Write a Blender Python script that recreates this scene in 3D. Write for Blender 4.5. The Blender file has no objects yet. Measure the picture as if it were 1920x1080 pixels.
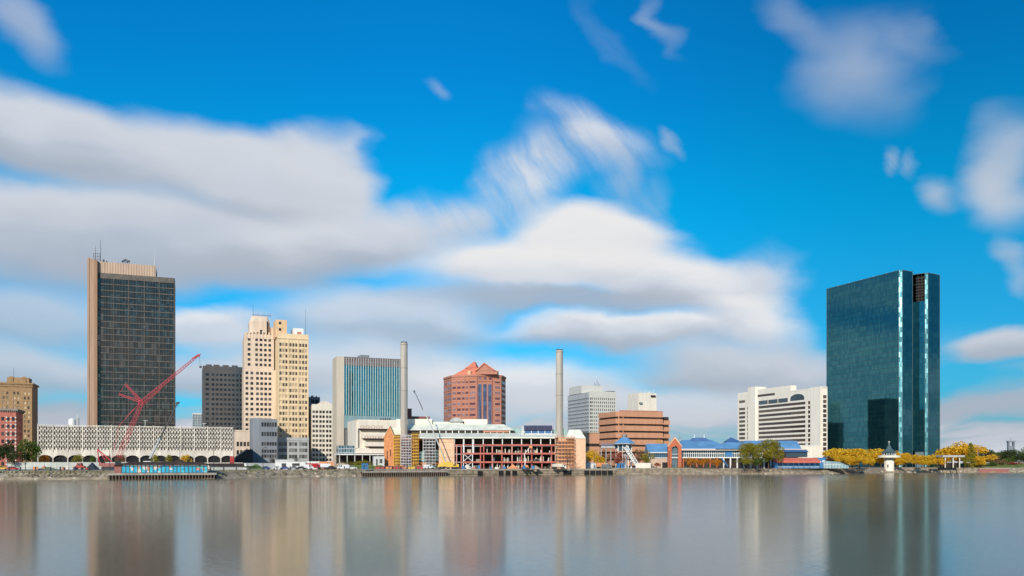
import bpy, math, random
from mathutils import Vector
R = math.radians
sc = bpy.context.scene
col = sc.collection
rnd = random.Random(7)

# ------------------------------------------------------------------ camera
F, HC, HY = 1600.0, 6.25, 868.0          # focal length in photo pixels, eye height over the river, horizon row
cam = bpy.data.cameras.new('camera'); camo = bpy.data.objects.new('camera', cam); col.objects.link(camo)
camo.location = (0, 0, HC); camo.rotation_euler = (R(90), 0, 0)
cam.sensor_width = 36; cam.lens = 36*F/1920; cam.shift_y = (HY-540)/1920
cam.clip_start = 0.5; cam.clip_end = 30000
sc.camera = camo
sc.view_settings.view_transform = 'Standard'; sc.view_settings.look = 'None'
sc.view_settings.exposure = 0; sc.view_settings.gamma = 1; sc.view_settings.use_curve_mapping = False
# ------------------------------------------------------------------ sun
SUN_AZ, SUN_EL = R(14.5), R(25.5)            # azimuth measured from straight behind the camera towards the left
sd = Vector((-math.sin(SUN_AZ)*math.cos(SUN_EL), -math.cos(SUN_AZ)*math.cos(SUN_EL), math.sin(SUN_EL)))
sl = bpy.data.lights.new('sun', 'SUN'); sl.energy = 4.1; sl.angle = R(0.5); sl.color = (1, 0.90, 0.76)
so = bpy.data.objects.new('sun', sl); col.objects.link(so); so.location = (0, -50, 200)
so.rotation_euler = sd.to_track_quat('Z', 'Y').to_euler()
# ------------------------------------------------------------------ world: sky with long drifting clouds
w = bpy.data.worlds.new('World'); sc.world = w; w.use_nodes = True
NT = w.node_tree; NT.nodes.clear()
class G:
    """tiny node-graph helper"""
    def __init__(s, nt): s.nt = nt
    def n(s, t, **k):
        o = s.nt.nodes.new(t)
        for a, b in k.items(): setattr(o, a, b)
        return o
    def put(s, sock, v):
        if isinstance(v, bpy.types.NodeSocket): s.nt.links.new(v, sock)
        elif v is not None: sock.default_value = v
    def m(s, op, a, b=None, c=None, clamp=False):
        o = s.n('ShaderNodeMath', operation=op, use_clamp=clamp)
        for i, v in enumerate((a, b, c)):
            if v is not None: s.put(o.inputs[i], v)
        return o.outputs[0]
    def vm(s, op, a, b=None, out=0):
        o = s.n('ShaderNodeVectorMath', operation=op); s.put(o.inputs[0], a)
        if b is not None: s.put(o.inputs[1], b)
        return o.outputs[out]
    def xyz(s, x, y, z=0.0):
        o = s.n('ShaderNodeCombineXYZ')
        for i, v in enumerate((x, y, z)): s.put(o.inputs[i], v)
        return o.outputs[0]
    def sep(s, v):
        o = s.n('ShaderNodeSeparateXYZ'); s.put(o.inputs[0], v); return o.outputs
    def mr(s, v, a, b, c=0.0, d=1.0, sm=True):
        o = s.n('ShaderNodeMapRange', interpolation_type='SMOOTHSTEP' if sm else 'LINEAR')
        for i, q in enumerate((v, a, b, c, d)): s.put(o.inputs[i], q)
        return o.outputs[0]
    def mix(s, f, a, b, t='MIX'):
        o = s.n('ShaderNodeMix', data_type='RGBA', blend_type=t)
        s.put(o.inputs[0], f); s.put(o.inputs[6], a if isinstance(a, bpy.types.NodeSocket) else (*a, 1))
        s.put(o.inputs[7], b if isinstance(b, bpy.types.NodeSocket) else (*b, 1)); return o.outputs[2]
    def noise(s, v, sc_, det=3.0, rough=.5, out=0, dist=0.0):
        o = s.n('ShaderNodeTexNoise'); s.put(o.inputs['Vector'], v)
        o.inputs['Scale'].default_value = sc_; o.inputs['Detail'].default_value = det
        o.inputs['Roughness'].default_value = rough; o.inputs['Distortion'].default_value = dist
        return o.outputs[out]
g = G(NT)
tc = g.n('ShaderNodeTexCoord').outputs['Generated']
dx, dy, dz = g.sep(tc)
sky = g.n('ShaderNodeTexSky', sky_type='NISHITA'); sky.sun_disc = False
sky.sun_elevation = SUN_EL; sky.sun_rotation = math.pi + SUN_AZ; sky.air_density = 1.0; sky.dust_density = 0.3; sky.ozone_density = 3.0
az = g.m('ARCTAN2', dx, dy)
hor = g.m('SQRT', g.m('ADD', g.m('MULTIPLY', dx, dx), g.m('MULTIPLY', dy, dy)))
el = g.m('DIVIDE', g.m('MAXIMUM', dz, -0.02), g.m('MAXIMUM', hor, 0.02))
# deep polarised blue high up, paler low down: tint on the Nishita sky
tint = g.mix(g.mr(el, 0.28, 0.50), g.mix(g.mr(el, 0.12, 0.30), g.mix(g.mr(el, 0.0, 0.14), (0.26, 0.72, 1.10), (0.10, 0.98, 1.36)), (0.012, 1.22, 1.55)), (0.012, 1.05, 1.62))
pol = g.mr(az, -0.15, 0.50, 1.0, 0.68); tint = g.mix(1.0, tint, g.xyz(pol, pol, pol), 'MULTIPLY')
base = g.mix(1.0, sky.outputs[0], tint, 'MULTIPLY')
p0 = g.xyz(az, el)
pst = g.vm('MULTIPLY', p0, (1.0, 1.7, 1.0))
n1 = g.noise(pst, 3.2, 3, .55, 1); n2 = g.noise(pst, 11.0, 4, .6, 1)
wv = g.vm('ADD', g.vm('MULTIPLY', g.vm('SUBTRACT', n1, (.5, .5, .5)), (.20, .10, 0)), g.vm('MULTIPLY', g.vm('SUBTRACT', n2, (.5, .5, .5)), (.040, .020, 0)))
p = g.vm('ADD', p0, wv)
pw = g.sep(p)
soft = g.noise(g.vm('MULTIPLY', p, (1.0, 3.0, 1)), 5.0, 4, .55)
def cl(c): return tuple(10*x for x in c)
cWH, cGR, cMID, cWB = cl((.84, .83, .83)), cl((.41, .46, .54)), cl((.58, .62, .69)), cl((.67, .70, .76))
WH, WB, MID, BL, GR = 1.0, .72, .5, .25, 0.0     # cloud shade values, coloured at the end
# long-exposure streaks fanning up and outwards
so_ = g.n('ShaderNodeVectorRotate', rotation_type='Z_AXIS'); g.put(so_.inputs['Vector'], g.vm('ADD', p0, g.vm('MULTIPLY', g.vm('SUBTRACT', n1, (.5, .5, .5)), (.06, .03, 0)))); so_.inputs['Angle'].default_value = R(55)
streak = g.noise(g.vm('MULTIPLY', so_.outputs[0], (1.0, 4.5, 1)), 6.0, 5, .6)
cA, cS = 0.0, 0.0
def blob(px, py, rx, ry, rot=0, alpha=1.0, top=WH, bot=GR, e0=.45, e1=1.25, sh=0.0, wisp=False, bear=None):
    """one cloud bank at a bearing and elevation; soft edge, bright top, grey base"""
    global cA, cS
    a = math.atan((px-960)/F) if bear is None else bear; ca = math.cos(a); e = (HY-py)/F*ca
    if bear is not None: ca = 1.0; e = (HY-py)/F
    # the banks are chained one after the other so that the shader is evaluated in order
    q = g.vm('SUBTRACT', p, g.xyz(g.m('MULTIPLY_ADD', cA, 1e-7, a), e, 0.0))
    if rot:
        o = g.n('ShaderNodeVectorRotate', rotation_type='Z_AXIS'); g.put(o.inputs['Vector'], q); o.inputs['Angle'].default_value = R(-rot); q = o.outputs[0]
    q = g.vm('DIVIDE', q, (rx/F*ca*ca, ry/F*ca, 1))
    ln = g.vm('LENGTH', g.vm('MULTIPLY', q, (1, 1, 0)), out=1)
    al = g.m('MULTIPLY', g.mr(ln, e0, e1, 1.0, 0.0), alpha)
    if wisp: al = g.m('MULTIPLY', al, g.mr(streak, .28, .66, .30, 1.15), clamp=True)
    yy = g.sep(q)[1]
    sd_ = g.m('ADD', yy, g.m('MULTIPLY', g.m('SUBTRACT', soft, .5), 1.6))
    t_ = g.mr(sd_, -0.75+sh, 0.55+sh, bot, top) if bot != top else bot
    inv = g.m('SUBTRACT', 1.0, al)
    cA = g.m('MULTIPLY_ADD', cA, inv, al); cS = g.m('MULTIPLY_ADD', cS, inv, g.m('MULTIPLY', t_, al))
# generic banks all round the horizon and behind the viewer (what the glass and the river pick up)
gen = g.noise(g.vm('MULTIPLY', tc, (1.6, 1.6, 5.0)), 1.5, 5, .6)
genm = g.m('MULTIPLY', g.mr(gen, .50, .66), g.mr(g.m('ABSOLUTE', az), .62, .85))
cA = genm; cS = g.m('MULTIPLY', genm, g.mr(soft, .3, .7))
# low stratus band near the horizon
st = g.noise(g.vm('MULTIPLY', p, (1.0, 7.5, 1)), 2.6, 4, .55)
stm = g.m('MULTIPLY', g.mr(el, .15, .035), g.mr(st, .36, .56))
inv = g.m('SUBTRACT', 1.0, stm); cA = g.m('MULTIPLY_ADD', cA, inv, stm); cS = g.m('MULTIPLY_ADD', cS, inv, g.m('MULTIPLY', stm, g.mr(st, .42, .66, 0.0, .55)))
W_ = dict(e0=.1, e1=1.3, wisp=True)
blob(0, 830, 900, 215, 2, 1.0, WB, MID, .80, 1.06, bear=-1.15)
blob(0, 560, 700, 30, -4, .5, WB, MID, .3, 1.3, bear=-1.15)
blob(35, 40, 100, 65, -25, .55, MID, BL, .2, 1.2)
blob(1240, 30, 20, 70, 22, .34, MID, BL, 0, 1.3)
blob(1150, 60, 30, 90, 25, .12, MID, BL, **W_)
blob(1630, 110, 125, 110, -30, .50, MID, BL, 0, 1.35)
blob(1490, 30, 110, 40, -40, .30, MID, BL, .1, 1.3)
blob(1740, 40, 30, 80, 50, .2, MID, BL, .1, 1.3)
blob(810, 192, 24, 18, -40, .35, MID, BL, **W_)
blob(1240, 265, 16, 34, 25, .35, MID, BL, **W_)
blob(1115, 250, 110, 45, -28, .60, WH, BL, **W_)
blob(1060, 265, 75, 75, -50, .62, WH, BL, **W_)
blob(1000, 320, 85, 75, -40, .75, WH, MID, **W_)
blob(985, 365, 80, 60, -10, .6, WH, MID, **W_)
blob(1140, 330, 35, 120, 20, .40, MID, BL, **W_)
blob(1215, 390, 40, 70, 20, .30, MID, BL, **W_)
blob(1640, 300, 26, 34, 20, .50, MID, BL, **W_)
blob(1690, 300, 24, 34, 10, .45, MID, BL, **W_)
blob(1745, 365, 46, 40, 0, .60, MID, BL, 0, 1.3)
blob(1900, 270, 100, 85, -10, .62, MID, BL, .2, 1.3)
blob(1885, 350, 95, 80, 0, .78, MID, MID, .1, 1.3)
blob(1890, 475, 42, 34, -20, .5, MID, BL, 0, 1.3)
blob(1900, 525, 36, 40, 20, .4, MID, BL, 0, 1.3)
blob(120, 265, 360, 95, -7, .95, WB, GR, .6, 1.15)
blob(440, 320, 250, 105, -14, .96, WB, MID, .55, 1.12)
blob(590, 350, 115, 110, -30, .95, WB, MID, .5, 1.15)
blob(540, 262, 45, 30, -30, .6, WB, MID, **W_)
blob(630, 290, 30, 45, 20, .6, WB, MID, **W_)
blob(250, 455, 520, 100, 2, .95, MID, GR, .5, 1.3)
blob(110, 400, 280, 42, 3, .65, WB, MID, .3, 1.3)
blob(480, 410, 240, 32, -4, .55, GR, GR, .2, 1.3)
blob(640, 460, 290, 70, 8, .93, WB, GR, .4, 1.25)
blob(800, 415, 110, 60, 10, .75, WB, MID, **W_)
blob(890, 400, 80, 50, 0, .6, WB, MID, **W_)
blob(430, 525, 280, 30, -3, .6, GR, GR, .3, 1.3)
blob(60, 590, 260, 60, 0, .75, MID, GR, .4, 1.3)
blob(60, 690, 260, 55, -4, .8, MID, GR, .4, 1.3)
blob(60, 775, 260, 32, 0, .6, GR, GR, .4, 1.3)
blob(415, 622, 150, 36, -8, .9, WH, MID, .4, 1.2)
blob(420, 695, 220, 40, 0, .85, MID, GR, .4, 1.3)
blob(720, 610, 230, 62, 0, .85, WB, GR, .4, 1.3)
blob(700, 700, 260, 60, 0, .9, WB, GR, .4, 1.3, -.3)
blob(700, 775, 260, 34, 0, .9, MID, GR, .4, 1.3, -.3)
blob(1115, 445, 160, 72, -6, .98, WH, WB, .55, 1.12)
blob(1000, 500, 270, 72, 3, .98, WH, WB, .5, 1.2)
blob(1270, 530, 215, 62, -12, .95, WH, MID, .5, 1.2)
blob(1400, 525, 70, 70, -20, .55, WB, BL, **W_)
blob(1060, 572, 340, 27, 0, .85, GR, GR, .4, 1.25)
blob(1190, 622, 280, 34, 0, .95, WH, GR, .5, 1.2)
blob(1420, 600, 150, 50, -22, .9, WH, MID, .4, 1.2)
blob(930, 720, 300, 50, 2, .88, WH, MID, .4, 1.25, .1)
blob(1400, 690, 230, 58, -6, .95, MID, GR, .5, 1.25)
blob(1190, 755, 300, 44, 0, .85, WB, MID, .4, 1.3)
blob(1870, 655, 130, 38, 3, .95, MID, GR, .55, 1.15)
blob(1830, 770, 230, 34, 0, .9, GR, GR, .4, 1.25)
S_ = g.m('DIVIDE', cS, g.m('MAXIMUM', cA, .001))
cc = g.mix(g.mr(S_, 0, .5, sm=False), cGR, cMID); cc = g.mix(g.mr(S_, .5, .75, sm=False), cc, cWB); cc = g.mix(g.mr(S_, .75, 1.0, sm=False), cc, cWH)
acc = g.mix(cA, base, cc)
bg = g.n('ShaderNodeBackground'); g.put(bg.inputs[0], acc); bg.inputs[1].default_value = 0.1
wo = g.n('ShaderNodeOutputWorld'); NT.links.new(bg.outputs[0], wo.inputs[0])
w.cycles.sampling_method = 'MANUAL'; w.cycles.sample_map_resolution = 1024

# ------------------------------------------------------------------ helpers
TH = R(21)                               # the street grid is turned 21 degrees to the line of sight
U = Vector((math.cos(TH), math.sin(TH))); V = Vector((-math.sin(TH), math.cos(TH)))
GZ = 3.2                                 # city level above the river
def P(px, d): return Vector(((px-960)/F*d, d))
def Z(py, d): return HC + (HY-py)/F*d
def reach(c, e, px):
    k = (px-960)/F
    return (k*c.y - c.x)/(e.x - k*e.y)
MAT = {}
def mat(name, c, rough=.8, metal=0.0, var=.15, vs=.4, streak=False, spec=.3, bump=0.0, rv=0.0, c2=None, emit=None):
    """procedural paint, stone, metal: base colour with weathering noise; rv = variation per copy or per piece"""
    m = bpy.data.materials.new(name); m.use_nodes = True; nt = m.node_tree; h = G(nt); b = nt.nodes['Principled BSDF']
    oc = h.n('ShaderNodeTexCoord').outputs['Object']
    v = h.vm('MULTIPLY', oc, (1, 1, .15)) if streak else oc
    nz = h.noise(v, vs, 4, .6)
    dark = tuple(x*(1-var) for x in c); lite = c2 if c2 else tuple(min(1, x*(1+var)) for x in c)
    cc = h.mix(h.mr(nz, .3, .7), dark, lite)
    if rv:
        r1 = h.n('ShaderNodeObjectInfo').outputs['Random']; r2 = h.n('ShaderNodeNewGeometry').outputs['Random Per Island']
        r = h.m('FRACT', h.m('ADD', h.m('MULTIPLY', r1, 7.3), h.m('MULTIPLY', r2, 3.7)))
        cc = h.mix(1.0, cc, h.xyz(*[h.mr(r, 0, 1, 1-rv, 1+rv, False)]*3), 'MULTIPLY')
    h.put(b.inputs['Base Color'], cc)
    b.inputs['Roughness'].default_value = rough; b.inputs['Metallic'].default_value = metal
    b.inputs['Specular IOR Level'].default_value = spec
    if bump:
        bn = h.n('ShaderNodeBump'); bn.inputs['Strength'].default_value = bump; h.put(bn.inputs['Height'], h.noise(oc, vs*6, 4, .6)); h.put(b.inputs['Normal'], bn.outputs[0])
    MAT[name] = m; return m
def glass(name, c, c2=None, rough=.06, metal=.9, pw=1.5, ph=3.6, tilt=.012, line=(.02, .02, .02), lw=.06, thr=.5, amt=1.0, mull=True, bw=.0):
    """curtain-wall glass: panels from the mesh's metre UVs, each panel a hair out of true and a shade apart"""
    m = bpy.data.materials.new(name); m.use_nodes = True; nt = m.node_tree; h = G(nt); b = nt.nodes['Principled BSDF']
    uv = h.n('ShaderNodeTexCoord').outputs['UV']
    q = h.vm('DIVIDE', uv, (pw, ph, 1)); cell = h.vm('FLOOR', q)
    wn = h.n('ShaderNodeTexWhiteNoise', noise_dimensions='2D'); h.put(wn.inputs['Vector'], cell)
    big = h.noise(h.vm('MULTIPLY', uv, (.012, .10, 1)), 1.6, 4, .65)  # wide level streaks, painting varied reflections into the glass colour
    f = h.m('MULTIPLY', h.m('ADD', h.m('MULTIPLY', wn.outputs['Value'], 1-bw), h.m('MULTIPLY', h.mr(big, .35, .65), bw*1.5)), amt, clamp=True)
    cc = h.mix(h.mr(f, thr-.35, thr+.35), c, c2 or c)
    if mull:
        fx = h.sep(h.vm('FRACTION', q))
        ex = h.m('LESS_THAN', fx[0], lw/pw*1.2); ey = h.m('LESS_THAN', fx[1], lw/ph*2)
        e = h.m('MAXIMUM', ex, ey); cc = h.mix(e, cc, line)
        h.put(b.inputs['Metallic'], h.m('MULTIPLY', h.m('SUBTRACT', 1.0, e), metal))
    else: b.inputs['Metallic'].default_value = metal
    h.put(b.inputs['Base Color'], cc); b.inputs['Roughness'].default_value = rough
    nn = h.n('ShaderNodeNewGeometry').outputs['Normal']
    d_ = h.vm('MULTIPLY', h.vm('SUBTRACT', wn.outputs['Color'], (.5, .5, .5)), (tilt*2, tilt*2, tilt*2))
    lo = h.vm('MULTIPLY', h.vm('SUBTRACT', h.noise(uv, .35, 2, .5, 1), (.5, .5, .5)), (tilt, tilt, tilt*2))
    h.put(b.inputs['Normal'], h.vm('NORMALIZE', h.vm('ADD', h.vm('ADD', nn, d_), lo)))
    MAT[name] = m; return m
def wglass(name, c, c2, rough=.15):
    """window pane: dark room or pale blind, one value per pane"""
    m = bpy.data.materials.new(name); m.use_nodes = True; h = G(m.node_tree); b = m.node_tree.nodes['Principled BSDF']
    r1 = h.n('ShaderNodeObjectInfo').outputs['Random']; r2 = h.n('ShaderNodeNewGeometry').outputs['Random Per Island']
    r = h.m('FRACT', h.m('ADD', h.m('MULTIPLY', r1, 7.3), h.m('MULTIPLY', r2, 3.7)))
    h.put(b.inputs['Base Color'], h.mix(h.mr(r, .35, 1.0), c, c2)); b.inputs['Roughness'].default_value = rough
    b.inputs['Specular IOR Level'].default_value = .6
    MAT[name] = m; return m

class MB:
    """collects shapes and links them as one mesh object; UVs are metres on each face"""
    def __init__(s): s.v = []; s.f = []; s.uv = []
    def face(s, pts, uvs=None):
        i = len(s.v); s.v += [tuple(q) for q in pts]; s.f.append(tuple(range(i, i+len(pts))))
        if uvs is None:
            a = Vector(pts[0]); e = Vector(pts[1])-a; n = e.cross(Vector(pts[2])-a)
            if abs(n.z) > .9*n.length: uvs = [(q[0], q[1]) for q in pts]
            else:
                hx = Vector((-n.y, n.x, 0)); hx = hx.normalized() if hx.length > 1e-9 else Vector((1, 0, 0))
                uvs = [(q[0]*hx.x+q[1]*hx.y, q[2]) for q in pts]
        s.uv += uvs
    def box(s, x0, y0, z0, x1, y1, z1):
        if x0 > x1: x0, x1 = x1, x0
        if y0 > y1: y0, y1 = y1, y0
        if z0 > z1: z0, z1 = z1, z0
        c = [(x0,y0,z0),(x1,y0,z0),(x1,y1,z0),(x0,y1,z0),(x0,y0,z1),(x1,y0,z1),(x1,y1,z1),(x0,y1,z1)]
        for q in ((0,3,2,1),(4,5,6,7),(0,1,5,4),(1,2,6,5),(2,3,7,6),(3,0,4,7)): s.face([c[k] for k in q])
        return s
    def prism(s, poly, z0, z1, top=None):
        """poly counter-clockwise list of (x,y); z0/z1 numbers; top: optional other polygon for the upper rim"""
        t = top or poly; n = len(poly)
        s.face([(x, y, z0) for x, y in poly][::-1]); s.face([(x, y, z1) for x, y in t])
        for i in range(n):
            j = (i+1) % n
            s.face([(*poly[i], z0), (*poly[j], z0), (*t[j], z1), (*t[i], z1)])
        return s
    def sweepz(s, prof, y0, y1):
        """closed profile in x,z extruded along y"""
        n = len(prof); s.face([(x, y0, z) for x, z in prof]); s.face([(x, y1, z) for x, z in prof][::-1])
        for i in range(n):
            a, b = prof[i], prof[(i+1) % n]
            s.face([(a[0], y0, a[1]), (a[0], y1, a[1]), (b[0], y1, b[1]), (b[0], y0, b[1])])
        return s
    def sweepx(s, prof, x0, x1):
        n = len(prof); s.face([(x0, y, z) for y, z in prof][::-1]); s.face([(x1, y, z) for y, z in prof])
        for i in range(n):
            a, b = prof[i], prof[(i+1) % n]
            s.face([(x0, a[0], a[1]), (x0, b[0], b[1]), (x1, b[0], b[1]), (x1, a[0], a[1])])
        return s
    def bar(s, a, b, r, n=4, r2=None):
        a = Vector(a); b = Vector(b); r2 = r if r2 is None else r2; d = (b-a).normalized()
        up = Vector((0, 0, 1)) if abs(d.z) < .95 else Vector((0, 1, 0)); x = d.cross(up).normalized(); y = x.cross(d)
        A = []; B = []
        for k in range(n):
            t = 2*math.pi*(k+.5)/n; o = x*math.cos(t)+y*math.sin(t); A.append(a+o*r); B.append(b+o*r2)
        for k in range(n):
            j = (k+1) % n; s.face([A[k], A[j], B[j], B[k]], [(0, 0), (1, 0), (1, 1), (0, 1)])
        s.face(A[::-1]); s.face(B); return s
    def cyl(s, x, y, z0, z1, r, r2=None, n=24):
        r2 = r if r2 is None else r2
        return s.prism([(x+r*math.cos(6.28318*k/n), y+r*math.sin(6.28318*k/n)) for k in range(n)], z0, z1, [(x+r2*math.cos(6.28318*k/n), y+r2*math.sin(6.28318*k/n)) for k in range(n)])
    def truss(s, a, b, w, n, r=.12, w2=None):
        """lattice boom of four chords with zigzag lacing"""
        a = Vector(a); b = Vector(b); d = (b-a).normalized(); up = Vector((0, 0, 1)) if abs(d.z) < .9 else Vector((0, 1, 0))
        x = d.cross(up).normalized(); y = x.cross(d); w2 = w if w2 is None else w2
        def c(k, t):
            ww = (w+(w2-w)*t)/2; sx, sy = ((1, 1), (-1, 1), (-1, -1), (1, -1))[k]; return a+(b-a)*t+x*sx*ww+y*sy*ww
        for k in range(4): s.bar(c(k, 0), c(k, 1), r)
        for i in range(n):
            t0, t1 = i/n, (i+1)/n
            for k in range(4): s.bar(c(k, t0), c((k+1) % 4, t1), r*.6)
        return s
    def mesh(s, name, m, smooth=False):
        me = bpy.data.meshes.new(name); me.from_pydata(s.v, [], s.f); me.materials.append(m)
        ul = me.uv_layers.new(name='UVMap')
        ul.data.foreach_set('uv', [c for t in s.uv for c in t])
        if smooth: me.polygons.foreach_set('use_smooth', [True]*len(me.polygons))
        me.update(); return me
    def build(s, name, m, parent=None, loc=None, smooth=False):
        o = bpy.data.objects.new(name, s.mesh(name, MAT[m] if isinstance(m, str) else m, smooth)); col.objects.link(o)
        if parent: o.parent = parent
        if loc: o.location = loc
        return o
def tag(o, label, cat=None, group=None, kind=None):
    if label: o['label'] = label
    if cat: o['category'] = cat
    if group: o['group'] = group
    if kind: o['kind'] = kind
    return o
def thing(name, label, cat, loc, rz=0.0, group=None):
    o = bpy.data.objects.new(name, None); col.objects.link(o); o.location = loc; o.rotation_euler = (0, 0, rz); o.empty_display_size = 1
    return tag(o, label, cat, group)
def inst(name, me, parent, loc, rz=0.0):
    o = bpy.data.objects.new(name, me); col.objects.link(o); o.parent = parent; o.location = loc; o.rotation_euler = (0, 0, rz); return o
def copy_tree(o, parent=None, label=None):
    c = o.copy(); col.objects.link(c)
    if parent: c.parent = parent
    if label: c['label'] = label
    for ch in o.children: copy_tree(ch, c)
    return c
def base(name, label, cat, px, d, rz=TH, group=None, z=GZ):
    c = P(px, d); return thing(name, label, cat, (c.x, c.y, z), rz, group), c
def rows(z0, n, pitch, h): return [(z0+i*pitch, z0+i*pitch+h) for i in range(n)]
def cols(s0, s1, n, w, edge=None):
    """n windows of width w spread over s0..s1"""
    p_ = (s1-s0)/n; return [(s0+(i+.5)*p_-w/2, s0+(i+.5)*p_+w/2) for i in range(n)]
WCACHE = {}
class Facade:
    """wall with real recessed openings; side F (front, y=0), L (left, x=0), R (right, x=W)"""
    def __init__(s, t, wallmat, W, D):
        s.t = t; s.W = W; s.D = D; s.mb = MB(); s.wm = wallmat; s.wins = []
    def mp(s, side, a, k, z, off=0.0):
        if side == 'F': return (a, off+k, z)
        if side == 'L': return (off+k, a, z)
        return (off-k, a, z)
    def bx(s, mb, side, a0, a1, k0, k1, z0, z1, off=0.0):
        p_ = s.mp(side, a0, k0, z0, off); q = s.mp(side, a1, k1, z1, off); mb.box(*p_, *q)
    def grid(s, side, a0, a1, z0, z1, cs, rs, k=.35, off=0.0, win='pane', name='window'):
        zc = z0
        for (r0, r1) in rs:
            if r0 > zc+1e-4: s.bx(s.mb, side, a0, a1, 0, k, zc, r0, off)
            ac = a0
            for (c0, c1) in cs:
                if c0 > ac+1e-4: s.bx(s.mb, side, ac, c0, 0, k, r0, r1, off)
                s.wins.append((side, c0, c1, r0, r1, k, off, win, name)); ac = c1
            if a1 > ac+1e-4: s.bx(s.mb, side, ac, a1, 0, k, r0, r1, off)
            zc = r1
        if z1 > zc+1e-4: s.bx(s.mb, side, a0, a1, 0, k, zc, z1, off)
        return s
    def finish(s, limit=100, skip=()):
        wall = s.mb.build('wall', s.wm, s.t)
        ws = sorted(s.wins, key=lambda q: (-q[3]//1, q[1]))
        rest = {}
        for i, (side, c0, c1, r0, r1, k, off, wm, nm) in enumerate(ws):
            if i < limit:
                key = (side == 'F', round(c1-c0, 3), round(r1-r0, 3), wm, nm)
                if key not in WCACHE:
                    b = MB(); ww = c1-c0; hh = r1-r0
                    if side == 'F': b.box(-ww/2, -.06, 0, ww/2, 0, hh)
                    else: b.box(-.06, -ww/2, 0, 0, ww/2, hh)
                    WCACHE[key] = b.mesh(nm, MAT[wm])
                kk = k-.03 if side != 'R' else k-.09
                inst(nm, WCACHE[key], s.t, s.mp(side, (c0+c1)/2, kk, r0, off))
            else:
                b = rest.setdefault((wm, nm), MB()); s.bx(b, side, c0, c1, k-.09, k-.03, r0, r1, off)
        for (wm, nm), b in rest.items():
            o = b.build(nm, wm, s.t); o['kind'] = 'stuff'
        return wall
# ------------------------------------------------------------------ materials
mat('tan_concrete', (.36, .22, .14), .85, var=.08, streak=True)
mat('tan_light', (.54, .40, .30), .85, var=.10, streak=True)
mat('limestone', (.70, .56, .44), .85, var=.10, streak=True)
mat('grey_stone', (.28, .25, .22), .85, var=.12, streak=True)
mat('yellow_stone', (.78, .60, .38), .85, var=.08, streak=True)
mat('orange_stone', (.74, .50, .30), .85, var=.08)
mat('cream', (.76, .69, .58), .8, var=.07, streak=True)
mat('white_concrete', (.86, .78, .66), .8, var=.06, streak=True)
mat('garage_white', (.70, .64, .55), .8, var=.20, streak=True)
mat('grey_paint_and_shade', (.22, .24, .27), .8, var=.10, streak=True)
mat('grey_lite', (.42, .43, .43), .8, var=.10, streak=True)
mat('grey_band', (.30, .32, .32), .8, var=.10)
mat('white', (.80, .79, .76), .6, var=.04)
mat('dull_white', (.62, .62, .60), .7, var=.10)
mat('dark', (.018, .018, .02), .9, var=.3)
mat('dark_brown', (.045, .032, .026), .9, var=.3)
mat('dark_metal', (.05, .05, .055), .5, .4)
mat('grey_metal', (.30, .31, .32), .45, .5)
mat('copper_red', (.50, .22, .15), .8, var=.10, streak=True)
mat('copper_dark', (.33, .13, .11), .8, var=.10)
mat('roof_red', (.70, .22, .13), .7, var=.08)
mat('bronze_wall', (.58, .29, .17), .8, var=.08, streak=True)
mat('brick', (.62, .26, .11), .9, var=.18, vs=.8)
mat('brick_red', (.50, .15, .08), .9, var=.15, vs=.8)
mat('brick_pale', (.80, .50, .33), .9, var=.12, vs=.5)
mat('brown_brick', (.36, .23, .12), .9, var=.12, vs=.5)
mat('pink_wall', (.46, .16, .12), .9, var=.12)
mat('mint', (.66, .70, .58), .6, var=.10, vs=.25, c2=(.84, .83, .72))
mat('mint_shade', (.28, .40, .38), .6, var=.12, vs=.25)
mat('steel_red', (.48, .13, .10), .6, var=.2)
mat('steel_pink', (.62, .28, .24), .6, var=.15)
mat('scaf_yellow', (.75, .42, .06), .6, var=.2)
mat('scaf_grey', (.50, .50, .50), .5, var=.2)
mat('scaf_orange', (.62, .28, .13), .6, var=.2)
mat('chimney', (.47, .42, .36), .75, var=.12, vs=.25, streak=True)
mat('blue_roof', (.13, .30, .52), .5, var=.16, vs=.15)
mat('blue_dark', (.06, .14, .32), .5, var=.10)
mat('blue_paint', (.06, .20, .42), .5, var=.10)
mat('crane_red', (.50, .05, .07), .5, var=.1)
mat('crane_yellow', (.68, .45, .06), .5, var=.1)
mat('red_paint', (.45, .06, .05), .5, var=.1)
mat('orange_paint', (.78, .32, .14), .6, var=.1)
mat('awning_red', (.62, .16, .11), .7, var=.1)
mat('soil', (.34, .27, .19), .95, var=.30, vs=.25, c2=(.46, .38, .27), bump=.4)
mat('city_ground', (.22, .20, .18), .95, var=.25, vs=.02, c2=(.36, .33, .28))
mat('paving', (.46, .41, .35), .9, var=.15, vs=.2)
mat('lawn', (.10, .16, .03), .95, var=.3, vs=.3, c2=(.20, .24, .05))
mat('rock', (.46, .39, .30), .95, var=.4, vs=.35, bump=.6, rv=.3)
mat('stone_wall', (.27, .22, .16), .95, var=.35, vs=.5, bump=.4)
mat('timber', (.16, .12, .09), .9, var=.3)
mat('deck', (.34, .30, .26), .9, var=.2)
mat('bark', (.14, .10, .07), .95, var=.3)
mat('black_roof', (.05, .035, .03), .8, var=.3)
mat('slate', (.07, .12, .13), .5, var=.15)
mat('tyre', (.02, .02, .02), .9)
mat('car_white', (.80, .80, .80), .25, spec=.6, var=.02)
mat('car_grey', (.25, .27, .30), .25, spec=.6, var=.02)
mat('car_dark', (.03, .035, .045), .25, spec=.6, var=.02)
mat('car_red', (.50, .03, .03), .25, spec=.6, var=.02)
mat('car_blue', (.04, .10, .30), .25, spec=.6, var=.02)
mat('hoarding', (.50, .52, .47), .8, var=.12, vs=.2)
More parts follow.
